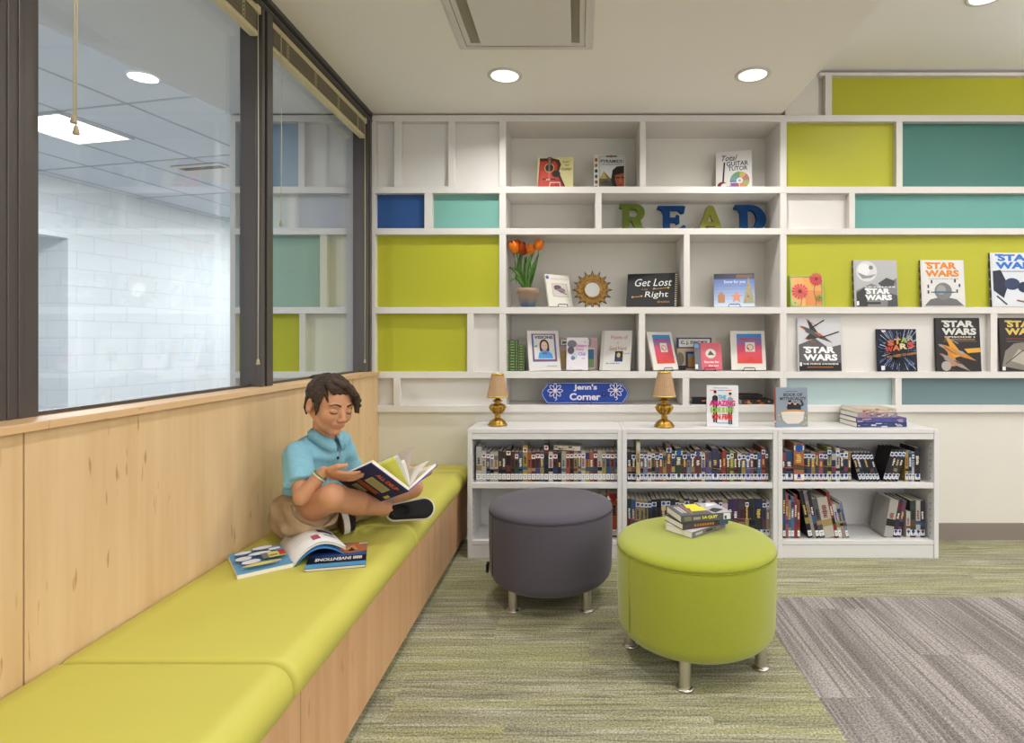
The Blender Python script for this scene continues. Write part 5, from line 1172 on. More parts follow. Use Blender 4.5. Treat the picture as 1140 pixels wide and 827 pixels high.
# orange elastic bands round the series sets
ORB = mat('orange_elastic', (214, 104, 40), .5)
for i, (a_, b_, py_, Y, sl, lb) in enumerate([(700, 716, 519, YBK, 2, 'at the left of the middle upper shelf'), (756, 768, 517, YBK, 0, 'round the thick green book on the middle upper shelf'), (792, 803, 521, YBK, 1, 'near the purple book on the middle upper shelf'), (826, 842, 523, YBK, -2, 'at the right of the middle upper shelf'),
                                      (871, 883, 520.5, YBK, 0, 'at the left of the right upper shelf'), (884, 900, 515, YBK, 4, 'across the wide orange book'), (910, 930, 518, YBK, 2, 'at the centre of the right upper shelf'), (700, 716, 577, YL, 3, 'at the left of the middle lower shelf'), (822, 836, 577.5, YL, 0, 'at the right of the middle lower shelf')]):
    m = MB(); m.tube([(PX(a_, Y - .012), Y + .03, PZ(py_, Y - .012)), (PX(a_, Y - .012), Y - .012, PZ(py_, Y - .012)), (PX((a_ + b_) / 2, Y - .013), Y - .013, PZ(py_ + sl * .6, Y - .013)), (PX(b_, Y - .012), Y - .012, PZ(py_ + sl, Y - .012)), (PX(b_, Y - .012), Y + .03, PZ(py_ + sl, Y - .012))], .0014, ORB, 5)
    tag(m.build('elastic_band'), 'orange elastic band ' + lb, 'elastic band')

# ------------------------------------------------------------------ magazines on the bench
ZSEAT = .4408
def sheet(pts0, pts1, zs, m, th, art=None, nseg=None):
    """arched leaf between edge polyline pts0 and pts1 (lists of xyz)"""
    mb = MB(); n = len(pts0); vs = []; fs = []
    for p, q in zip(pts0, pts1): vs += [p, q]
    for p, q in zip(pts0, pts1): vs += [(p[0], p[1], p[2] - th), (q[0], q[1], q[2] - th)]
    for i in range(n - 1):
        fs += [(2 * i, 2 * i + 1, 2 * i + 3, 2 * i + 2), (2 * n + 2 * i, 2 * n + 2 * i + 2, 2 * n + 2 * i + 3, 2 * n + 2 * i + 1), (2 * i, 2 * i + 2, 2 * n + 2 * i + 2, 2 * n + 2 * i), (2 * i + 1, 2 * n + 2 * i + 1, 2 * n + 2 * i + 3, 2 * i + 3)]
    fs += [(0, 2 * n, 2 * n + 1, 1), (2 * n - 2, 2 * n - 1, 4 * n - 1, 4 * n - 2)]
    mb.add(vs, fs, m, True); return mb
mg = thing('open_magazine', 'open activity magazine with a blue left page lying on the lime bench', 'magazine')
BP = flat(K(96, 158, 206)); SKY = K(104, 162, 206)
S0, S1 = Vector((-1.030, 2.013, 0)), Vector((-.90, 1.843, 0)); Lf = Vector((-1.150, 1.915, 0)); 
dl = (Lf - S0)
mb = MB(); c0, c1, c2, c3 = S0 + dl, S1 + dl, S1, S0
zt = ZSEAT + .012
mb.add([(*c0.xy, ZSEAT), (*c1.xy, ZSEAT), (*c2.xy, ZSEAT), (*c3.xy, ZSEAT), (*c0.xy, zt), (*c1.xy, zt), (*c2.xy, zt), (*c3.xy, zt)], [(0, 3, 2, 1), (4, 5, 6, 7), (0, 1, 5, 4), (1, 2, 6, 5), (2, 3, 7, 6), (3, 0, 4, 7)], PAPER)
a = Art(mb, (*c1.xy, zt), tuple(c2 - c1), tuple(c0 - c1), (0, 0, 1)); a.rect(0, 0, 1, 1, SKY)
rr = random.Random(2)
for k in range(60): u_, v_ = rr.uniform(.02, .95), rr.uniform(.02, .95); a.rect(u_, v_, u_ + .03, v_ + .012, K(120, 180, 220))
for (u_, v_, ru, rv) in ((.24, .78, .16, .07), (.62, .86, .2, .08), (.52, .62, .22, .07), (.2, .5, .15, .09), (.3, .3, .17, .09), (.82, .7, .12, .06)): a.ell(u_, v_, ru + .012, rv + .012, K(60, 100, 170)); a.ell(u_, v_, ru, rv, K(224, 228, 236))
a.rect(.52, .3, .96, .56, K(216, 206, 120)); a.rect(.52, .3, .64, .56, K(120, 120, 124)); a.rect(.84, .34, .96, .56, K(190, 60, 50)); a.rect(.66, .38, .8, .42, K(90, 70, 60)); a.ell(.46, .12, .36, .06, K(214, 204, 120))
mb.build('left_page', mg)
R0, R1 = Vector((-.905, 2.105, 0)), Vector((-.772, 1.937, 0)); n = 13; p0 = []; p1 = []
for i in range(n):
    t = i / (n - 1); hz = ZSEAT + .014 + .052 * math.sin(math.pi * min(1, t * 1.02)) ** .8 * (1 - .25 * t) + .024 * t
    q = S0.lerp(R0, t); p0.append((q.x, q.y, hz)); q = S1.lerp(R1, t); p1.append((q.x, q.y, hz - .004))
mb = sheet(p0, p1, None, flat(K(226, 224, 224)), .007)
# print follows the arched page
def on_page(u_, v_):
    i = min(n - 2, int(u_ * (n - 1))); f = u_ * (n - 1) - i; A_ = Vector(p1[i]).lerp(Vector(p1[i + 1]), f); B_ = Vector(p0[i]).lerp(Vector(p0[i + 1]), f); return A_.lerp(B_, v_) + Vector((0, 0, .0012))
def pquad(u0, v0, u1, v1, c):
    s_ = 3
    for k in range(s_): ua, ub = u0 + (u1 - u0) * k / s_, u0 + (u1 - u0) * (k + 1) / s_; mb.add([on_page(ua, v0), on_page(ub, v0), on_page(ub, v1), on_page(ua, v1)], [(0, 1, 2, 3)], flat(c))
for k in range(11): pquad(.12 + .035 * k, .25, .125 + .035 * k, .9, K(190, 190, 194))
pquad(.6, .42, .9, .58, K(70, 60, 80)); pquad(.4, .1, .55, .3, K(180, 90, 110)); pquad(.62, .74, .8, .86, K(90, 96, 60)); pquad(.66, .25, .9, .3, K(120, 110, 120))
mb.build('right_page', mg)
for q in range(2):
    d_ = .009 * (q + 1); mbq = sheet([(x, y, max(ZSEAT + .001, z - d_ - .010 * q * i / (n - 1))) for i, (x, y, z) in enumerate(p0)], [(x, y, max(ZSEAT + .001, z - d_ - .010 * q * i / (n - 1))) for i, (x, y, z) in enumerate(p1)], None, flat(K(60, 120, 180)) if q else PAPER, .004); mbq.build('under_leaf', mg)
bk = thing('paperback', 'dark blue paperback lying half under the open magazine on the bench', 'book')
A0, B0_, D0, C0 = Vector((-.846, 1.802, 0)), Vector((-.672, 1.843, 0)), Vector((-.742, 2.052, 0)), Vector((-.914, 2.008, 0))
z0, z1 = ZSEAT - .0005, ZSEAT + .009; mb = MB()
def slab(mb, q, z0, z1, m): mb.add([(*p.xy, z0) for p in q] + [(*p.xy, z1) for p in q], [(3, 2, 1, 0), (4, 5, 6, 7), (0, 1, 5, 4), (1, 2, 6, 5), (2, 3, 7, 6), (3, 0, 4, 7)], m)
slab(mb, [A0, B0_, D0, C0], z1 - .0012, z1, flat(K(28, 34, 60))); slab(mb, [A0, B0_, D0, C0], z0, z0 + .0008, flat(K(28, 34, 60)))
a = Art(mb, (*A0.xy, z1), tuple(B0_ - A0), tuple(C0 - A0), (0, 0, 1)); a.rect(0, 0, 1, .16, K(80, 150, 200)); a.rect(0, .16, 1, .42, K(22, 24, 34)); a.rect(0, .42, 1, .6, K(56, 84, 140)); a.rect(0, .6, 1, 1, K(40, 50, 80))
a.poly([(.45, .6), (.6, .95), (.85, 1), (1, .9), (1, .6), (.7, .52)], K(176, 110, 70)); a.poly([(.55, .7), (.75, .88), (.85, .66)], K(206, 150, 90)); a.poly([(.66, .6), (.72, .78), (.8, .62)], K(50, 30, 30)); a.poly([(.86, .98), (1, .98), (1, .9), (.84, .9)], K(206, 200, 190)); a.poly([(.1, .8), (.3, .95), (.4, .7)], K(120, 60, 90))
# lettering faces away from the viewer, as the book lies the other way round
vs, fs = text_mesh('888 INVENTIONS', .03); a.k += a.step
mb.add([a.pt(.93 - .80 * x, .37 - .13 * y) for x, y in vs], fs, flat(K(228, 228, 228)))
mb.build('cover', bk); mb = MB(); slab(mb, [A0.lerp(D0, .008), B0_.lerp(C0, .008), D0.lerp(A0, .008), C0.lerp(B0_, .008)], z0 + .0008, z1 - .0012, PAPER); mb.build('pages', bk)

# ================================================================== THE BOY
def surface_nets(f, lo, hi, h, block=8):
    """closed smooth mesh of the zero level of f (negative inside), evaluated only near the surface"""
    lo = np.array(lo, float); hi = np.array(hi, float)
    nb = np.ceil((hi - lo) / (h * block)).astype(int); n = nb * block + 1
    bc = np.stack(np.meshgrid(*[lo[i] + (np.arange(nb[i]) + .5) * block * h for i in range(3)], indexing='ij'), -1).reshape(-1, 3)
    fv = f(bc); rad = block * h * .87 * 1.35
    V = np.repeat(np.repeat(np.repeat(fv.reshape(nb), block, 0), block, 1), block, 2); V = np.pad(V, ((0, 1),) * 3, mode='edge').astype(np.float32)
    g = np.arange(block + 1)
    off = np.stack(np.meshgrid(g, g, g, indexing='ij'), -1).reshape(-1, 3)
    near = np.nonzero(np.abs(fv) < rad)[0]; bi = np.stack(np.unravel_index(near, nb), -1) * block
    for s_ in range(0, len(bi), 400):
        idx = (bi[s_:s_ + 400, None, :] + off[None]).reshape(-1, 3)
        V[idx[:, 0], idx[:, 1], idx[:, 2]] = f(lo + idx * h)
    ins = V < 0
    c = np.zeros(np.array(V.shape) - 1, int)
    for dx in (0, 1):
        for dy in (0, 1):
            for dz in (0, 1): c += ins[dx:V.shape[0] - 1 + dx, dy:V.shape[1] - 1 + dy, dz:V.shape[2] - 1 + dz]
    act = (c > 0) & (c < 8); ci = np.argwhere(act); vid = -np.ones(act.shape, int); vid[act] = np.arange(len(ci))
    acc = np.zeros((len(ci), 3)); cnt = np.zeros(len(ci))
    corners = [(a, b, d) for a in (0, 1) for b in (0, 1) for d in (0, 1)]
    for a in corners:
        for ax in range(3):
            if a[ax]: continue
            b = list(a); b[ax] = 1
            va = V[ci[:, 0] + a[0], ci[:, 1] + a[1], ci[:, 2] + a[2]]; vb = V[ci[:, 0] + b[0], ci[:, 1] + b[1], ci[:, 2] + b[2]]
            m = (va < 0) != (vb < 0); t = np.where(m, va / np.where(m, va - vb, 1), 0)
            p = np.array(a, float)[None] + np.zeros((len(ci), 3)); p[:, ax] += t
            acc[m] += p[m]; cnt[m] += 1
    verts = lo + (ci + acc / np.maximum(cnt, 1)[:, None]) * h
    faces = []
    for ax in range(3):
        o1, o2 = [(1, 2), (2, 0), (0, 1)][ax]
        sl = [slice(1, -1)] * 3; sl[ax] = slice(0, -1)
        sh_ = [slice(1, -1)] * 3; sh_[ax] = slice(1, None)
        A_ = ins[tuple(sl)]; B_ = ins[tuple(sh_)]; e = np.argwhere(A_ != B_); 
        if not len(e): continue
        base = e + 1; base[:, ax] -= 1
        sgn = A_[e[:, 0], e[:, 1], e[:, 2]]
        def cell(d1, d2):
            q = base.copy(); q[:, o1] -= d1; q[:, o2] -= d2; return vid[q[:, 0], q[:, 1], q[:, 2]]
        qd = np.stack([cell(1, 1), cell(0, 1), cell(0, 0), cell(1, 0)], -1); qd[~sgn] = qd[~sgn][:, ::-1]
        faces.append(qd[(qd >= 0).all(1)])
    return verts, np.concatenate(faces)
def cap(P_, a, b, ra, rb=None):
    rb = ra if rb is None else rb; a = np.array(a, float); b = np.array(b, float); d = b - a
    t = np.clip(((P_ - a) @ d) / max(d @ d, 1e-12), 0, 1); return np.linalg.norm(P_ - a - t[:, None] * d, axis=1) - (ra + (rb - ra) * t)
def ell(P_, c, r, M=None):
    q = P_ - np.array(c, float)
    if M is not None: q = q @ M
    r = np.array(r, float); k0 = np.linalg.norm(q / r, axis=1); k1 = np.linalg.norm(q / (r * r), axis=1); return k0 * (k0 - 1) / np.maximum(k1, 1e-9)
def smin(a, b, k):
    h_ = np.clip(.5 + .5 * (b - a) / k, 0, 1); return b + (a - b) * h_ - k * h_ * (1 - h_)
def smax(a, b, k): return -smin(-a, -b, k)
def sdf_obj(name, f, lo, hi, h, mats, parent=None, zone=None, smooth=True):
    v, q = surface_nets(f, lo, hi, h)
    me = bpy.data.meshes.new(name); me.from_pydata(v.tolist(), [], q.tolist())
    for m in mats: me.materials.append(m)
    if zone is not None:
        cen = v[q].mean(1); me.polygons.foreach_set('material_index', zone(cen).astype(np.int32))
    me.polygons.foreach_set('use_smooth', [smooth] * len(q)); me.update()
    o = bpy.data.objects.new(name, me); COL.objects.link(o)
    if parent: o.parent = parent; o.matrix_parent_inverse = parent.matrix_world.inverted()
    return o
def A3(*a): return np.array(a, float)
def vec(px, py, Y): p = P(px, py, Y); return A3(p.x, p.y, p.z)

SKIN = mat('skin', (196, 142, 108), .5, spec=.35, mott=(18, .03)); b_ = SKIN.node_tree.nodes['Principled BSDF']; b_.inputs['Subsurface Weight'].default_value = .08; b_.inputs['Subsurface Radius'].default_value = (.02, .008, .004)
LIP = mat('lips', (184, 118, 100), .5); SHIRT = mat('sky_blue_jersey', (132, 184, 202), .85, spec=.15, mott=(120, .07), bump=(500, .3, .0008)); SHIRTD = mat('shirt_seam', (88, 148, 178), .85)
SHORT = mat('khaki_cotton', (170, 146, 114), .85, mott=(60, .05), bump=(400, .3, .0008)); HAIRM = mat('dark_brown_hair', (62, 46, 36), .6, spec=.25); BROW = mat('eyebrow_hair', (66, 44, 32), .7); LASH = mat('eyelash', (40, 26, 22), .6)
SHOEB = mat('black_canvas', (28, 26, 28), .8, bump=(600, .4, .001)); SOLEW = mat('white_rubber', (222, 216, 204), .5); SOLEB = mat('gum_sole', (112, 86, 64), .7, bump=(300, .6, .002))
def hair_nodes():
    nt = HAIRM.node_tree; b = nt.nodes['Principled BSDF']; tc = node(nt, 'ShaderNodeTexCoord'); mp = node(nt, 'ShaderNodeMapping'); nt.links.new(tc.outputs['Object'], mp.inputs[0])
    mp.inputs['Rotation'].default_value = (0, R(40), R(20)); mp.inputs['Scale'].default_value = (30, 260, 260)
    n = noise(nt, mp.outputs[0], 1, 3, .6); nt.links.new(mixc(nt, rng(nt, n, .35, .7), lin((30, 21, 17)), lin((84, 64, 48))), b.inputs['Base Color'])
    bp = node(nt, 'ShaderNodeBump'); bp.inputs['Strength'].default_value = .7; bp.inputs['Distance'].default_value = .003; nt.links.new(n, bp.inputs['Height']); nt.links.new(bp.outputs[0], b.inputs['Normal'])
hair_nodes()

ZS = .4395
boy = thing('person', 'person in a sky blue polo shirt and khaki shorts reading cross-legged on the bench', 'person', (-.98, 2.2, ZS))
bpy.context.view_layer.update()
hipR, hipL = A3(-1.02, 2.13, .525), A3(-.94, 2.27, .52)
kneeR, ankR = A3(-.832, 1.965, .628), A3(-.728, 2.235, .512)
kneeL, ankL = A3(-.708, 2.49, .530), A3(-.862, 2.262, .498)
neck = A3(-.928, 2.150, .806); chest = A3(-.975, 2.18, .70)
shR, shL = A3(-.995, 2.065, .752), A3(-.925, 2.262, .760)
elR, wrR = A3(-.926, 1.955, .632), A3(-.815, 1.872, .706)
elL, wrL = A3(-.903, 2.33, .616), A3(-.66, 2.30, .615)
# head frame
def rotm(yaw, pitch, roll=0):
    cy, sy = math.cos(R(yaw)), math.sin(R(yaw)); cp, sp = math.cos(R(pitch)), math.sin(R(pitch)); cr, sr = math.cos(R(roll)), math.sin(R(roll))
    Rz = A3([cy, -sy, 0], [sy, cy, 0], [0, 0, 1]); Ry = A3([cp, 0, sp], [0, 1, 0], [-sp, 0, cp]); Rx = A3([1, 0, 0], [0, cr, -sr], [0, sr, cr]); return Rz @ Ry @ Rx
HM = rotm(-36, 13, -5)                # columns: forward, left, up in the world
HC = vec(367.5, 451.5, 2.12)
def hw(x, y, z): return HC + HM @ A3(x, y, z)
def head_sdf(P_):
    q = (P_ - HC) @ HM
    d = ell(q, (-.010, 0, .030), (.088, .070, .078)); d = smin(d, ell(q, (.022, 0, -.012), (.060, .056, .072)), .02)
    d = smin(d, cap(q, (.012, 0, -.045), (.050, 0, -.074), .036, .021), .022)
    for s_ in (-1, 1):
        d = smin(d, ell(q, (.050, s_ * .032, -.022), (.026, .022, .024)), .014)          # cheeks
        d = smin(d, cap(q, (-.012, s_ * .048, -.030), (.028, s_ * .030, -.062), .016, .014), .018)   # jaw line
        d = smin(d, ell(q, (.070, s_ * .026, .022), (.012, .022, .008)), .010)           # brow
        d = smax(d, -ell(q, (.092, s_ * .030, .004), (.013, .019, .011)), .008)          # eye socket
        d = smin(d, ell(q, (.0675, s_ * .029, .001), (.0135, .0155, .0115)), .003)       # closed lid
        d = smin(d, ell(q, (-.012, s_ * .073, -.004), (.017, .0065, .028)), .004)        # ear
        d = smax(d, -ell(q, (-.008, s_ * .081, -.002), (.009, .006, .016)), .003)
        d = smin(d, ell(q, (.087, s_ * .0105, -.028), (.009, .0075, .007)), .004)        # nostril wing
    d = smin(d, cap(q, (.078, 0, .010), (.0955, 0, -.023), .0065, .0095), .010)          # nose
    d = smin(d, ell(q, (.0745, 0, -.049), (.010, .024, .014)), .012)
    d = smin(d, ell(q, (.0790, 0, -.0468), (.0058, .0225, .0034)), .003); d = smin(d, ell(q, (.0775, 0, -.0545), (.0062, .0185, .0038)), .003)
    d = smax(d, -cap(q, (.0872, -.019, -.0500), (.0872, .019, -.0500), .0026), .003)
    for s_ in (-1, 1): d = smax(d, -ell(q, (.084, s_ * .024, -.0500), (.005, .005, .003)), .004)
    d = smin(d, ell(q, (.066, 0, -.079), (.013, .016, .011)), .010)                      # chin
    return d
# hands: palm frame = wrist, direction, palm normal; fingers curled round the cover edge
def hand(P_, wr, dirv, nrm, side, curl, sc=1.0, thumb=1):
    d_ = np.array(dirv) / np.linalg.norm(dirv); n_ = np.array(nrm) - d_ * (np.array(nrm) @ d_); n_ /= np.linalg.norm(n_); w_ = np.cross(n_, d_) * side
    o = wr + d_ * .012 * sc
    M = np.stack([d_, w_, n_], 1)
    d = ell(P_, o + d_ * .035 * sc, (.044 * sc, .034 * sc, .014 * sc), M)
    for k, (wo, ln) in enumerate(((.029, .060), (.010, .066), (-.010, .062), (-.029, .049))):
        p = o + d_ * (.062 - .003 * abs(k - 1.2)) * sc + w_ * wo * .88 * sc; ang = 0; L_ = ln * sc
        prev = o + d_ * .03 * sc + w_ * wo * .7 * sc; d = smin(d, cap(P_, prev, p, .0105 * sc, .0088 * sc), .004)
        for j, (fr, rr_) in enumerate(((.42, .0076), (.32, .0070), (.26, .0060))):
            ang += curl[j] + 3 * (k - 1.5) * .4; a = R(ang); nx = p + (d_ * math.cos(a) + n_ * math.sin(a) + w_ * (.05 * (1.5 - k))) * L_ * fr
            d = np.minimum(d, cap(P_, p, nx, (rr_ + .0006) * sc, rr_ * sc)) if j else smin(d, cap(P_, p, nx, (rr_ + .0006) * sc, rr_ * sc), .001); p = nx
    t0 = o + d_ * .014 * sc + w_ * .026 * sc; t1 = t0 + (d_ * .026 + w_ * .016 + n_ * .012 * thumb) * sc; t2 = t1 + (d_ * .026 + w_ * .002 + n_ * .010 * thumb) * sc
    d = smin(d, cap(P_, t0, t1, .0125 * sc, .0100 * sc), .006); return smin(d, cap(P_, t1, t2, .0098 * sc, .0075 * sc), .003)
# the book he holds (spine B-C, near cover to A-D, far cover to E-F)
kB = 1.02
def bkp(px, py, Y): p = P(px, py, Y * kB); return A3(p.x, p.y, p.z)
bB, bC, bA, bE = bkp(455, 547, 2.00), bkp(415, 561.5, 2.15), bkp(413, 515.5, 1.88), bkp(487.5, 518, 2.19)
bD, bFp = bC + (bA - bB), bC + (bE - bB)
gripR = bA * .48 + bD * .52                                # where the right hand holds the near cover's edge
nearN = np.cross(bA - bB, bC - bB); nearN /= np.linalg.norm(nearN)
if nearN[1] > 0: nearN = -nearN                            # towards the viewer = outside of the near cover
edgeR = (bA - bD) / np.linalg.norm(bA - bD); inR = (bB - bA) / np.linalg.norm(bB - bA)
hdR = inR * .62 + edgeR * .62; hdR /= np.linalg.norm(hdR)
wrR = gripR - hdR * .088 + nearN * .022
gripL = bE * .42 + bFp * .58; inL = (bB - bE) / np.linalg.norm(bB - bE)
farN = np.cross(bE - bB, bC - bB); farN /= np.linalg.norm(farN)
if farN[1] < 0: farN = -farN
hdL = inL * .9 - (bE - bFp) / np.linalg.norm(bE - bFp) * -.25; hdL /= np.linalg.norm(hdL)
wrL = gripL - hdL * .085 + farN * .024
def body_sdf(P_):
    d = head_sdf(P_)
    d = smin(d, cap(P_, hw(-.026, 0, -.035), neck - A3(.01, 0, .01), .037, .039), .014)
    d = smin(d, cap(P_, shR, shL, .036), .02); d = smin(d, cap(P_, chest, (hipR + hipL) / 2 + A3(-.01, 0, .03), .075, .08), .04)
    d = smin(d, cap(P_, hipR, kneeR, .064, .045), .02); d = smin(d, cap(P_, hipL, kneeL, .064, .042), .02)
    k1 = cap(P_, kneeR, kneeR * .6 + ankR * .4, .043, .043); k1 = smin(k1, cap(P_, kneeR * .55 + ankR * .45, ankR, .041, .026), .012); d = smin(d, k1, .012)
    d = smin(d, ell(P_, kneeR + A3(.004, -.006, .006), (.040, .040, .040)), .008)
    k2 = cap(P_, kneeL, kneeL * .55 + ankL * .45, .040, .038); k2 = smin(k2, cap(P_, kneeL * .55 + ankL * .45, ankL, .037, .028), .02); d = smin(d, k2, .012)
    arm = smin(cap(P_, shR, elR, .034, .0265), cap(P_, elR, elR * .35 + wrR * .65, .028, .0225), .005); arm = smin(arm, cap(P_, elR * .35 + wrR * .65, wrR, .0225, .0175), .005); d = smin(d, arm, .003)
    arm = smin(cap(P_, shL, elL, .040, .032), cap(P_, elL, wrL, .032, .0215), .012); d = smin(d, arm, .010)
    d = smin(d, hand(P_, wrR, hdR, -nearN, -1, (9, 12, 10), .95, 1), .008)
    d = smin(d, hand(P_, wrL, hdL, -farN, -1, (16, 20, 16), .95, 1), .008)
    return smax(d, (ZS + .004) - P_[:, 2], .004)
def lipzone(c):
    q = (c - HC) @ HM; z = (np.abs(q[:, 1]) < .0200) & (q[:, 0] > .074) & (q[:, 2] < -.0438 - .10 * np.abs(q[:, 1])) & (q[:, 2] > -.0590 + .22 * np.abs(q[:, 1])); return z.astype(int)
sdf_obj('body', body_sdf, (-1.15, 1.80, .425), (-.50, 2.53, 1.05), .0028, [SKIN, LIP], boy, lipzone)

# eyebrows and lashes laid on the face
def on_head(y, z):
    p = hw(.125, y, z); d_ = -HM[:, 0]
    for _ in range(80):
        v = float(head_sdf(p[None])[0]); p = p + d_ * v * .7
        if abs(v) < 1e-4: break
    return p
for s_ in (-1, 1):
    m = MB(); pts = []; rr_ = []
    for i in range(11):
        t = i / 10; pts.append(on_head(s_ * (.012 + .036 * t), .0205 + .0075 * math.sin(math.pi * t * .75) - .004 * t * t)); rr_.append(.0040 * (1 - .55 * t) * (.6 + .4 * math.sin(math.pi * min(1, t * 3 + .1)) if t < .3 else 1))
    m.tube(pts, rr_, BROW, 6); o = m.build('eyebrow'); o.parent = boy; o.matrix_parent_inverse = boy.matrix_world.inverted()
    m = MB(); pts = []; rr_ = []
    for i in range(11):
        t = i / 10; pts.append(on_head(s_ * (.0165 + .027 * t), -.0025 - .0050 * math.sin(math.pi * t))); rr_.append(.0011 + .0011 * math.sin(math.pi * t))
    m.tube(pts, rr_, LASH, 5); o = m.build('eyelash'); o.parent = boy; o.matrix_parent_inverse = boy.matrix_world.inverted()

# hair: cap with a side-swept fringe made of overlapping locks
rh = random.Random(4); locks = []
def lk(pts, r0, r1): locks.append(([np.array(p, float) for p in pts], r0, r1))
# fringe: from the parting on his right side across the forehead to his left temple
for k in range(16):       # long fringe swept from his right parting over the left brow
    t = k / 15; j1, j2 = rh.random(), rh.random()
    a = (.030 - .03 * t, -.034 + .030 * t, .099 - .003 * t); b = (.072 - .020 * t, .002 + .030 * t, .088 - .006 * t); c = (.086 - .022 * t, .032 + .026 * t, .060 - .012 * t + .006 * j1); e = (.078 - .026 * t, .050 + .026 * t, .022 - .012 * t + .006 * j2); g_ = (.072 - .026 * t + .006 * j1, .058 + .030 * t, -.004 - .010 * t + .016 * j2)
    lk((a, b, c, e, g_), .0125, .0038)
for k in range(9):        # short front edge on his right
    t = k / 8; lk(((.034, -.050 + .03 * t, .092), (.062 - .010 * (1 - t), -.050 + .040 * t, .078), (.076 - .016 * (1 - t), -.040 + .050 * t, .062 + .008 * t - .004 * (k % 3 == 1))), .0088, .0040)
for k in range(70):       # crown and sides, combed forward and down
    ph = rh.uniform(-2.9, 2.9); el0 = rh.uniform(.35, 1.35); x0 = -.014; R0 = (.088, .0745, .079)
    def on(ph, el, g=1.0): return (x0 + R0[0] * g * math.cos(ph) * math.cos(el), R0[1] * g * math.sin(ph) * math.cos(el), .032 + R0[2] * g * math.sin(el))
    if abs(ph) < .8 and el0 < .85: continue
    sw = .30 if ph < 0 else -.20
    lk((on(ph, el0, .97), on(ph + sw * .5, el0 - .25, 1.0), on(ph + sw, el0 - .55, 1.02 + .03 * rh.random())), .0095, .0025)
for s_ in (-1, 1):        # sideburns, round the ears, nape
    for k in range(6): lk(((.034 - .006 * k, s_ * .066, .050), (.036 - .005 * k, s_ * .0675, .026), (.032 - .003 * k, s_ * .067, .004 - .003 * k)), .0085, .0025)
    for k in range(3): lk(((.030 - .004 * k, s_ * .067, .014), (.028, s_ * .066, -.006), (.024, s_ * .063, -.022 - .003 * k)), .0065, .002)
    for k in range(9): lk(((-.036 - .006 * k, s_ * (.067 - .0055 * k), .02), (-.048 - .006 * k, s_ * (.061 - .0065 * k), -.02), (-.052 - .004 * k, s_ * (.052 - .006 * k), -.046 + .004 * k)), .0115, .003)
for k in range(5): lk(((-.06, -.03 + .013 * k, .092), (-.088, -.034 + .010 * k, .084 + .002 * k), (-.102 - .002 * k, -.040 + .010 * k, .078)), .009, .002)
lk(((.064, .058, .034), (.062, .074, .018), (.056, .086, .016)), .010, .004); lk(((.056, .064, .045), (.052, .078, .034), (.044, .088, .036)), .010, .0045)
def hair_sdf(P_):
    q = (P_ - HC) @ HM
    d = ell(q, (-.014, 0, .034), (.0915, .0765, .0805))
    face = np.maximum(.040 - q[:, 0], q[:, 2] - .068); d = smax(d, -face, .014)
    low = np.maximum(q[:, 2] - .020, -.026 - q[:, 0]); d = smax(d, -low, .006)
    d = smax(d, -(q[:, 2] + .045), .01)
    for pts, r0, r1 in locks:
        n = len(pts) - 1
        for i in range(n): d = smin(d, cap(q, pts[i], pts[i + 1], r0 + (r1 - r0) * (i / n) ** 1.5, r0 + (r1 - r0) * ((i + 1) / n) ** 1.5), .0025)
    return d
sdf_obj('hair', hair_sdf, HC - .15, HC + .15, .0020, [HAIRM], boy)

# polo shirt
def shirt_sdf(P_):
    belly = (hipR + hipL) / 2 + A3(.0, 0, .015)
    side = (shL - shR); side /= np.linalg.norm(side); fw = np.cross(side, A3(0, 0, 1)); fw /= np.linalg.norm(fw); M = np.stack([side, fw, A3(0, 0, 1)], 1)
    d = ell(P_, chest + A3(.0, 0, -.0), (.122, .080, .115), M)
    d = smin(d, cap(P_, shR * .9 + shL * .1 - A3(0, 0, .006), shL * .9 + shR * .1 - A3(0, 0, .006), .045), .025)
    d = smin(d, ell(P_, belly + A3(-.02, 0, .05), (.112, .088, .10), M), .03)
    d = smin(d, ell(P_, belly + A3(-.045, .0, -.02), (.112, .088, .075), M), .02)
    d = smin(d, cap(P_, neck - A3(.01, 0, .06), neck - A3(.008, 0, .022), .060, .046), .025)
    def slv(a, b, r0, r1, cut):
        e = a + (b - a) * cut; dd = cap(P_, a, e, r0, r1); n_ = (b - a) / np.linalg.norm(b - a); return smax(dd, (P_ - e) @ n_ , .004)
    d = smin(d, slv(shR, elR, .047, .050, .72), .012); d = smin(d, slv(shL, elL, .046, .048, .72), .012)
    # folds
    q = P_ - chest
    d = d + .0042 * np.sin(q[:, 2] * 62 + q[:, 0] * 45 - q[:, 1] * 30) * np.clip(1 - np.abs(q[:, 2] + .09) / .12, 0, 1) + .0020 * np.sin(q[:, 0] * 70 + q[:, 2] * 85 - q[:, 1] * 40)
    # neck opening
    d = smax(d, -cap(P_, neck + A3(.010, -.004, -.004), hw(-.02, 0, -.03), .038, .05), .004)
    return smax(d, (ZS + .010) - P_[:, 2], .004)
sdf_obj('polo_shirt', shirt_sdf, (-1.17, 1.85, .43), (-.68, 2.48, .86), .004, [SHIRT], boy)
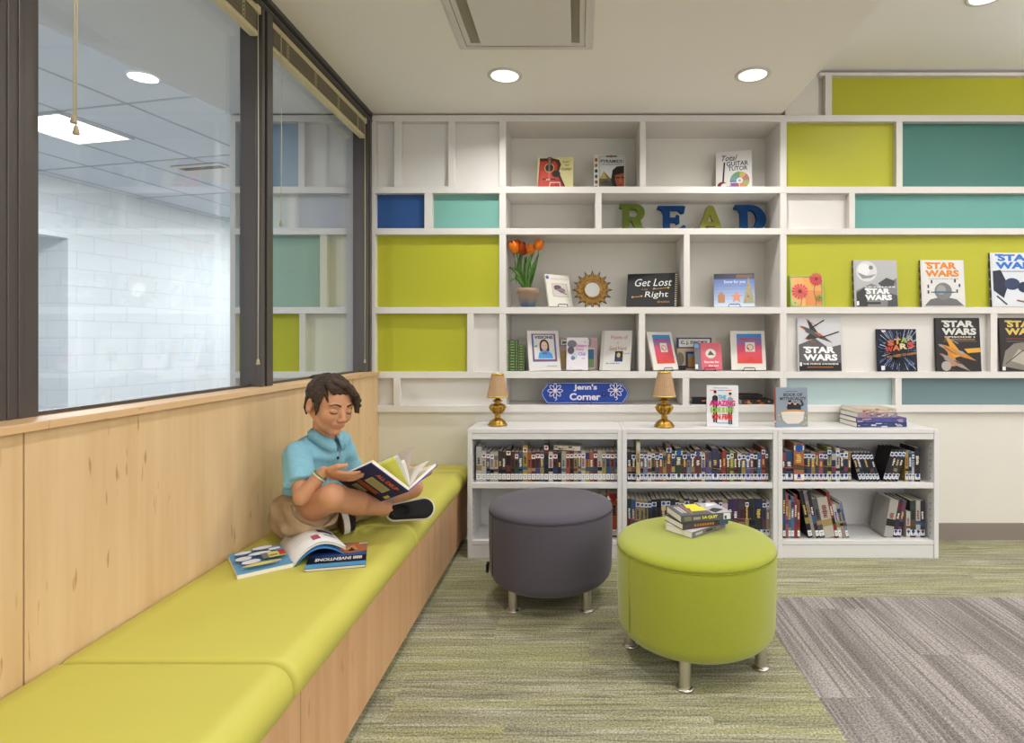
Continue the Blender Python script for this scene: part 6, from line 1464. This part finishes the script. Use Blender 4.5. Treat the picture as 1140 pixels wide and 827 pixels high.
# collar: two leaves round the neck, open at the front
side = (shL - shR); side /= np.linalg.norm(side); fwd = np.cross(side, A3(0, 0, 1)); fwd /= np.linalg.norm(fwd)
if fwd[0] < 0: fwd = -fwd
nc = neck + A3(-.004, 0, .006)
fN = fwd * .93 + A3(0, 0, 0)
m = MB(); vs = []; fs = []; n = 34
for i in range(n):
    t = i / (n - 1); a = R(14 + 332 * t); cs, sn = math.cos(a), math.sin(a)
    front_ = max(0, cs); drop = .030 * front_ ** 1.2
    base_in = nc + fN * (.046 * cs) + side * (.044 * sn) + A3(0, 0, .022 - .034 * front_)
    out = nc + fN * (.062 * cs + .016 * front_) + side * (.064 * sn) + A3(0, 0, -.010 - .052 * front_ ** 1.1)
    mid = base_in * .5 + out * .5 + (fN * cs + side * sn) * .008 + A3(0, 0, .009)
    vs += [base_in, base_in + A3(0, 0, .003) + (fN * cs + side * sn) * .004, mid, out, out - (fN * cs + side * sn) * .004, base_in * .5 + out * .5]
for i in range(n - 1):
    for k in range(6): l = (k + 1) % 6; fs.append((6 * i + k, 6 * i + l, 6 * (i + 1) + l, 6 * (i + 1) + k))
fs += [tuple(range(6))[::-1], tuple(range(6 * (n - 1), 6 * n))]
m.add(vs, fs, SHIRT, True); o = m.build('collar'); o.parent = boy; o.matrix_parent_inverse = boy.matrix_world.inverted()
# placket and buttons sit on the chest surface: march onto the shirt
def on_shirt(p, d_):
    p = np.array(p, float)
    for _ in range(60):
        s_ = float(shirt_sdf(p[None])[0]); p = p + d_ * s_ * .8
        if abs(s_) < 2e-4: break
    return p
fd = fwd / np.linalg.norm(fwd); pl = []
for i in range(8):
    p = on_shirt(nc + fwd * .16 + A3(0, 0, -.042 - .014 * i) + side * .002, -fd); pl.append(p)
m = MB(); vs = []
for p in pl: vs += [p - side * .010 + fd * .0012, p + side * .010 + fd * .0012, p + side * .010 - fd * .004, p - side * .010 - fd * .004]
fs = []
for i in range(7):
    for k in range(4): l = (k + 1) % 4; fs.append((4 * i + k, 4 * i + l, 4 * (i + 1) + l, 4 * (i + 1) + k))
fs += [(0, 1, 2, 3), (31, 30, 29, 28)]
m.add(vs, fs, SHIRT, True); o = m.build('placket'); o.parent = boy; o.matrix_parent_inverse = boy.matrix_world.inverted()
for i in (1, 3, 5):
    p = pl[i] + fd * .002; qm = Vector(fd).to_track_quat('Z', 'Y').to_matrix().to_4x4()
    o = MB().lathe([(.001, -.001), (.0052, -.001), (.0056, .0006), (.004, .0018), (.001, .0014)], BLACK, 16, M=Matrix.Translation(Vector(p)) @ qm).build('button'); o.parent = boy; o.matrix_parent_inverse = boy.matrix_world.inverted()

# khaki shorts
def shorts_sdf(P_):
    mid = (hipR + hipL) / 2
    d = cap(P_, hipR + A3(-.012, 0, .0), hipL + A3(-.012, 0, 0), .088)
    def leg(a, b, r0, r1, cut):
        e = a + (b - a) * cut; n_ = (b - a) / np.linalg.norm(b - a); return smax(cap(P_, a, e, r0, r1), (P_ - e) @ n_, .004)
    lr = smax(leg(hipR, kneeR, .086, .084, .62), -smax(cap(P_, hipR + (kneeR - hipR) * .45, kneeR, .074, .080), -((P_ - (hipR + (kneeR - hipR) * .5)) @ ((kneeR - hipR) / np.linalg.norm(kneeR - hipR))), .004), .004)
    d = smin(d, lr, .02); d = smin(d, leg(hipL, kneeL, .084, .074, .62), .02)
    # cloth pooling on the seat beside the near thigh
    d = smin(d, ell(P_, (hipR * .62 + kneeR * .38) + A3(-.015, -.020, -.055), (.075, .075, .036)), .02)
    q = P_ - hipR; d = d + .003 * np.sin(q[:, 0] * 70 + q[:, 2] * 90) + .002 * np.sin(q[:, 1] * 95 - q[:, 2] * 50)
    d = smax(d, P_[:, 2] - .60, .01); return smax(d, (ZS + .0015) - P_[:, 2], .003)
sdf_obj('shorts', shorts_sdf, (-1.16, 1.93, .43), (-.70, 2.48, .64), .004, [SHORT], boy)

# shoes
def shoe(name, heel, toe, up, ln=.205):
    heel = np.array(heel, float); d_ = np.array(toe, float) - heel; d_ /= np.linalg.norm(d_); u_ = np.array(up, float); u_ -= d_ * (u_ @ d_); u_ /= np.linalg.norm(u_); s_ = np.cross(u_, d_); M = np.stack([d_, s_, u_], 1)
    def loc(P_): return (P_ - heel) @ M
    def foot2d(q, g=0):
        a = cap(q * A3(1, 1, 0), (.034, 0, 0), (ln - .040, .004, 0), .031 + g, .040 + g); return a
    def sole(P_):
        q = loc(P_); return np.maximum(smax(foot2d(q, .003), np.abs(q[:, 2] - .012) - .012, .003), -1)
    def upper(P_):
        q = loc(P_); top = np.interp(q[:, 0], [0, .05, .10, .15, .19, .21], [.070, .074, .060, .046, .034, .028])
        d = smax(foot2d(q, -.002) + .10 * (q[:, 2] - .02).clip(0), q[:, 2] - top, .012); d = smax(d, .010 - q[:, 2], .003)
        return smax(d, -ell(q, (.052, 0, .080), (.040, .024, .030)), .004)
    c = heel + d_ * ln / 2 + u_ * .03; r_ = .15
    up_o = sdf_obj('shoe', upper, c - r_, c + r_, .003, [SHOEB], boy)
    so = sdf_obj('sole', sole, c - r_, c + r_, .003, [SOLEW, SOLEB], None, lambda cc: (loc(cc)[:, 2] < .0022).astype(int)); so.parent = up_o; so.matrix_parent_inverse = up_o.matrix_world.inverted()
    m = MB(); pts = [Vector(heel + d_ * (.02 + 0 * k) + M @ A3(0, 0, 0)) for k in range(2)]
    pts = []
    for k in range(40):
        a = 2 * math.pi * k / 40; cx = ln / 2 + (ln / 2 - .004) * math.cos(a); wy = (.040 * (.5 + .5 * cx / ln) + .018) * math.sin(a) * .72
        cx_2 = max(.002, min(ln - .002, cx)); 
        pts.append(None)
    sh = MB()
    for k in range(4):
        xx = .094 + .014 * k; zz = float(np.interp(xx, [0, .05, .10, .15], [.070, .074, .060, .046])) - .001
        sh.tube([Vector(heel + M @ A3(xx, yy, zz - 1.6 * yy * yy * 6)) for yy in (-.022, -.011, 0, .011, .022)], .0022, SHOEB, 6)
    lo_ = sh.build('lace'); lo_.parent = up_o; lo_.matrix_parent_inverse = up_o.matrix_world.inverted(); lo_['kind'] = 'stuff'
    return up_o
shoe('shoe', (-.748, 2.262, .486), (-.565, 2.335, .484), (.25, -.88, .34), ln=.182)
shoe('shoe', (-.953, 2.262, .488), (-.860, 2.130, .485), (.80, .58, .10), ln=.172)
# wristband
wd = wrR - elR; wd /= np.linalg.norm(wd); c = Vector(wrR - wd * .022)
q_ = Vector(wd).to_track_quat('Z', 'Y').to_matrix().to_4x4()
for dz, mt in ((0, mat('white_band', (216, 220, 206), .5)), (.0055, mat('olive_band', (120, 130, 60), .5))):
    pts = [Matrix.Translation(c + Vector(wd) * dz) @ q_ @ Vector((.0240 * math.cos(k * .2618), .0240 * math.sin(k * .2618), 0)) for k in range(24)]
    o = MB().tube(pts, .0028, mt, 6, closed=True).build('wristband'); o.parent = boy; o.matrix_parent_inverse = boy.matrix_world.inverted()

# the open book in his hands
hb = thing('open_book', 'large open dark blue hardcover with orange lettering held by the reading person', 'book', tuple((bB + bC) / 2)); bpy.context.view_layer.update()
NAVY = flat(K(30, 42, 110)); NVE = flat(K(40, 50, 190))
def keep(o): o.parent = hb; o.matrix_parent_inverse = hb.matrix_world.inverted(); return o
def board(P0, U, V, N, th, m, name, art=None):
    P0, U, V, N = [Vector(x) for x in (P0, U, V, N)]; mb = MB(); q = [P0, P0 + U, P0 + U + V, P0 + V]
    mb.add(q + [p - N * th for p in q], [(0, 1, 2, 3), (7, 6, 5, 4), (0, 4, 5, 1), (1, 5, 6, 2), (2, 6, 7, 3), (3, 7, 4, 0)], m)
    if art: art(Art(mb, P0, U, V, N))
    return keep(mb.build(name))
# near cover, outside towards the viewer; u runs D -> ... along the far-to-near edge
def art_navy(a):
    a.rect(0, 0, 1, 1, K(28, 38, 92)); a.frame(0, 0, 1, 1, .018, K(36, 48, 170)); a.rect(.03, .03, .97, .34, K(44, 24, 40))
    a.text('ALL DEUP', .30, .80, .86, .90, K(216, 96, 44), .05); a.rect(.30, .50, .78, .72, K(186, 180, 126))
    for k in range(4): a.rect(.33, .535 + .045 * k, .75, .55 + .045 * k, K(110, 106, 84))
    a.rect(.24, .34, .74, .46, K(150, 78, 44)); a.rect(.28, .16, .58, .30, K(170, 166, 126)); a.rect(.31, .19, .55, .2, K(110, 106, 84)); a.rect(.31, .24, .55, .25, K(110, 106, 84)); a.rect(.62, .06, .9, .16, K(140, 60, 40))
    a.rect(.88, .42, .96, .56, K(200, 190, 90)); a.circ(.14, .6, .05, K(110, 44, 60)); a.circ(.9, .74, .04, K(60, 40, 90)); a.circ(.1, .26, .04, K(110, 50, 50)); a.circ(.3, .93, .02, K(120, 50, 70))
board(bD + nearN * .0, bC - bD, bA - bD, nearN, .0025, NAVY, 'cover_near', art_navy)
board(bC, bFp - bC, bB - bC, farN, .0025, NVE, 'cover_far')
# page blocks lie on the inner faces
board(bD * .985 + bC * .015 - nearN * .0027 - (bA - bD) * .0 + (bA - bD) * .012, (bC - bD) * .97, (bA - bD) * .976, nearN, .012, PAPER, 'page_block')
board(bC + (bB - bC) * .012 - farN * .0027, (bFp - bC) * .97, (bB - bC) * .976, farN, .009, PAPER, 'page_block', None)
# turning leaves rising from the spine
def leafpage(lean0, lean1, reach, m, curl, name='page'):
    dn = (bA - bB) / np.linalg.norm(bA - bB); df = (bE - bB) / np.linalg.norm(bE - bB); up = dn + df; up /= np.linalg.norm(up); p0 = []; p1 = []; n = 9; sp_ = (bC - bB)
    off = -nearN * .016
    acc = bB + off * .6 + A3(0, 0, .006)
    for i in range(n):
        t = i / (n - 1); w_ = lean0 + (lean1 - lean0) * t; d_ = dn * (1 - w_) + df * w_ + up * curl * math.sin(math.pi * t); d_ /= np.linalg.norm(d_)
        if i: acc = acc + d_ * reach / (n - 1)
        p0.append(tuple(acc)); p1.append(tuple(acc + sp_ * .97))
    mb = MB(); vs = []; fs = []
    e = A3(.0006, .0006, 0)
    for a_, c_ in zip(p0, p1): vs += [a_, c_]
    for a_, c_ in zip(p0, p1): vs += [tuple(np.array(a_) + e), tuple(np.array(c_) + e)]
    for i in range(n - 1): fs += [(2 * i, 2 * i + 1, 2 * i + 3, 2 * i + 2), (2 * n + 2 * i, 2 * n + 2 * i + 2, 2 * n + 2 * i + 3, 2 * n + 2 * i + 1), (2 * i, 2 * i + 2, 2 * n + 2 * i + 2, 2 * n + 2 * i), (2 * i + 1, 2 * n + 2 * i + 1, 2 * n + 2 * i + 3, 2 * i + 3)]
    fs += [(0, 2 * n, 2 * n + 1, 1), (2 * n - 2, 2 * n - 1, 4 * n - 1, 4 * n - 2)]
    mb.add(vs, fs, m, True); return keep(mb.build(name))
leafpage(.22, .32, .125, flat(K(204, 200, 84)), .2); leafpage(.45, .25, .125, flat(K(214, 214, 220)), .3); leafpage(.55, .36, .10, PAPER, .2); leafpage(.50, .78, .165, flat(K(176, 160, 146)), .5); leafpage(.8, .95, .16, flat(K(214, 206, 196)), .1)
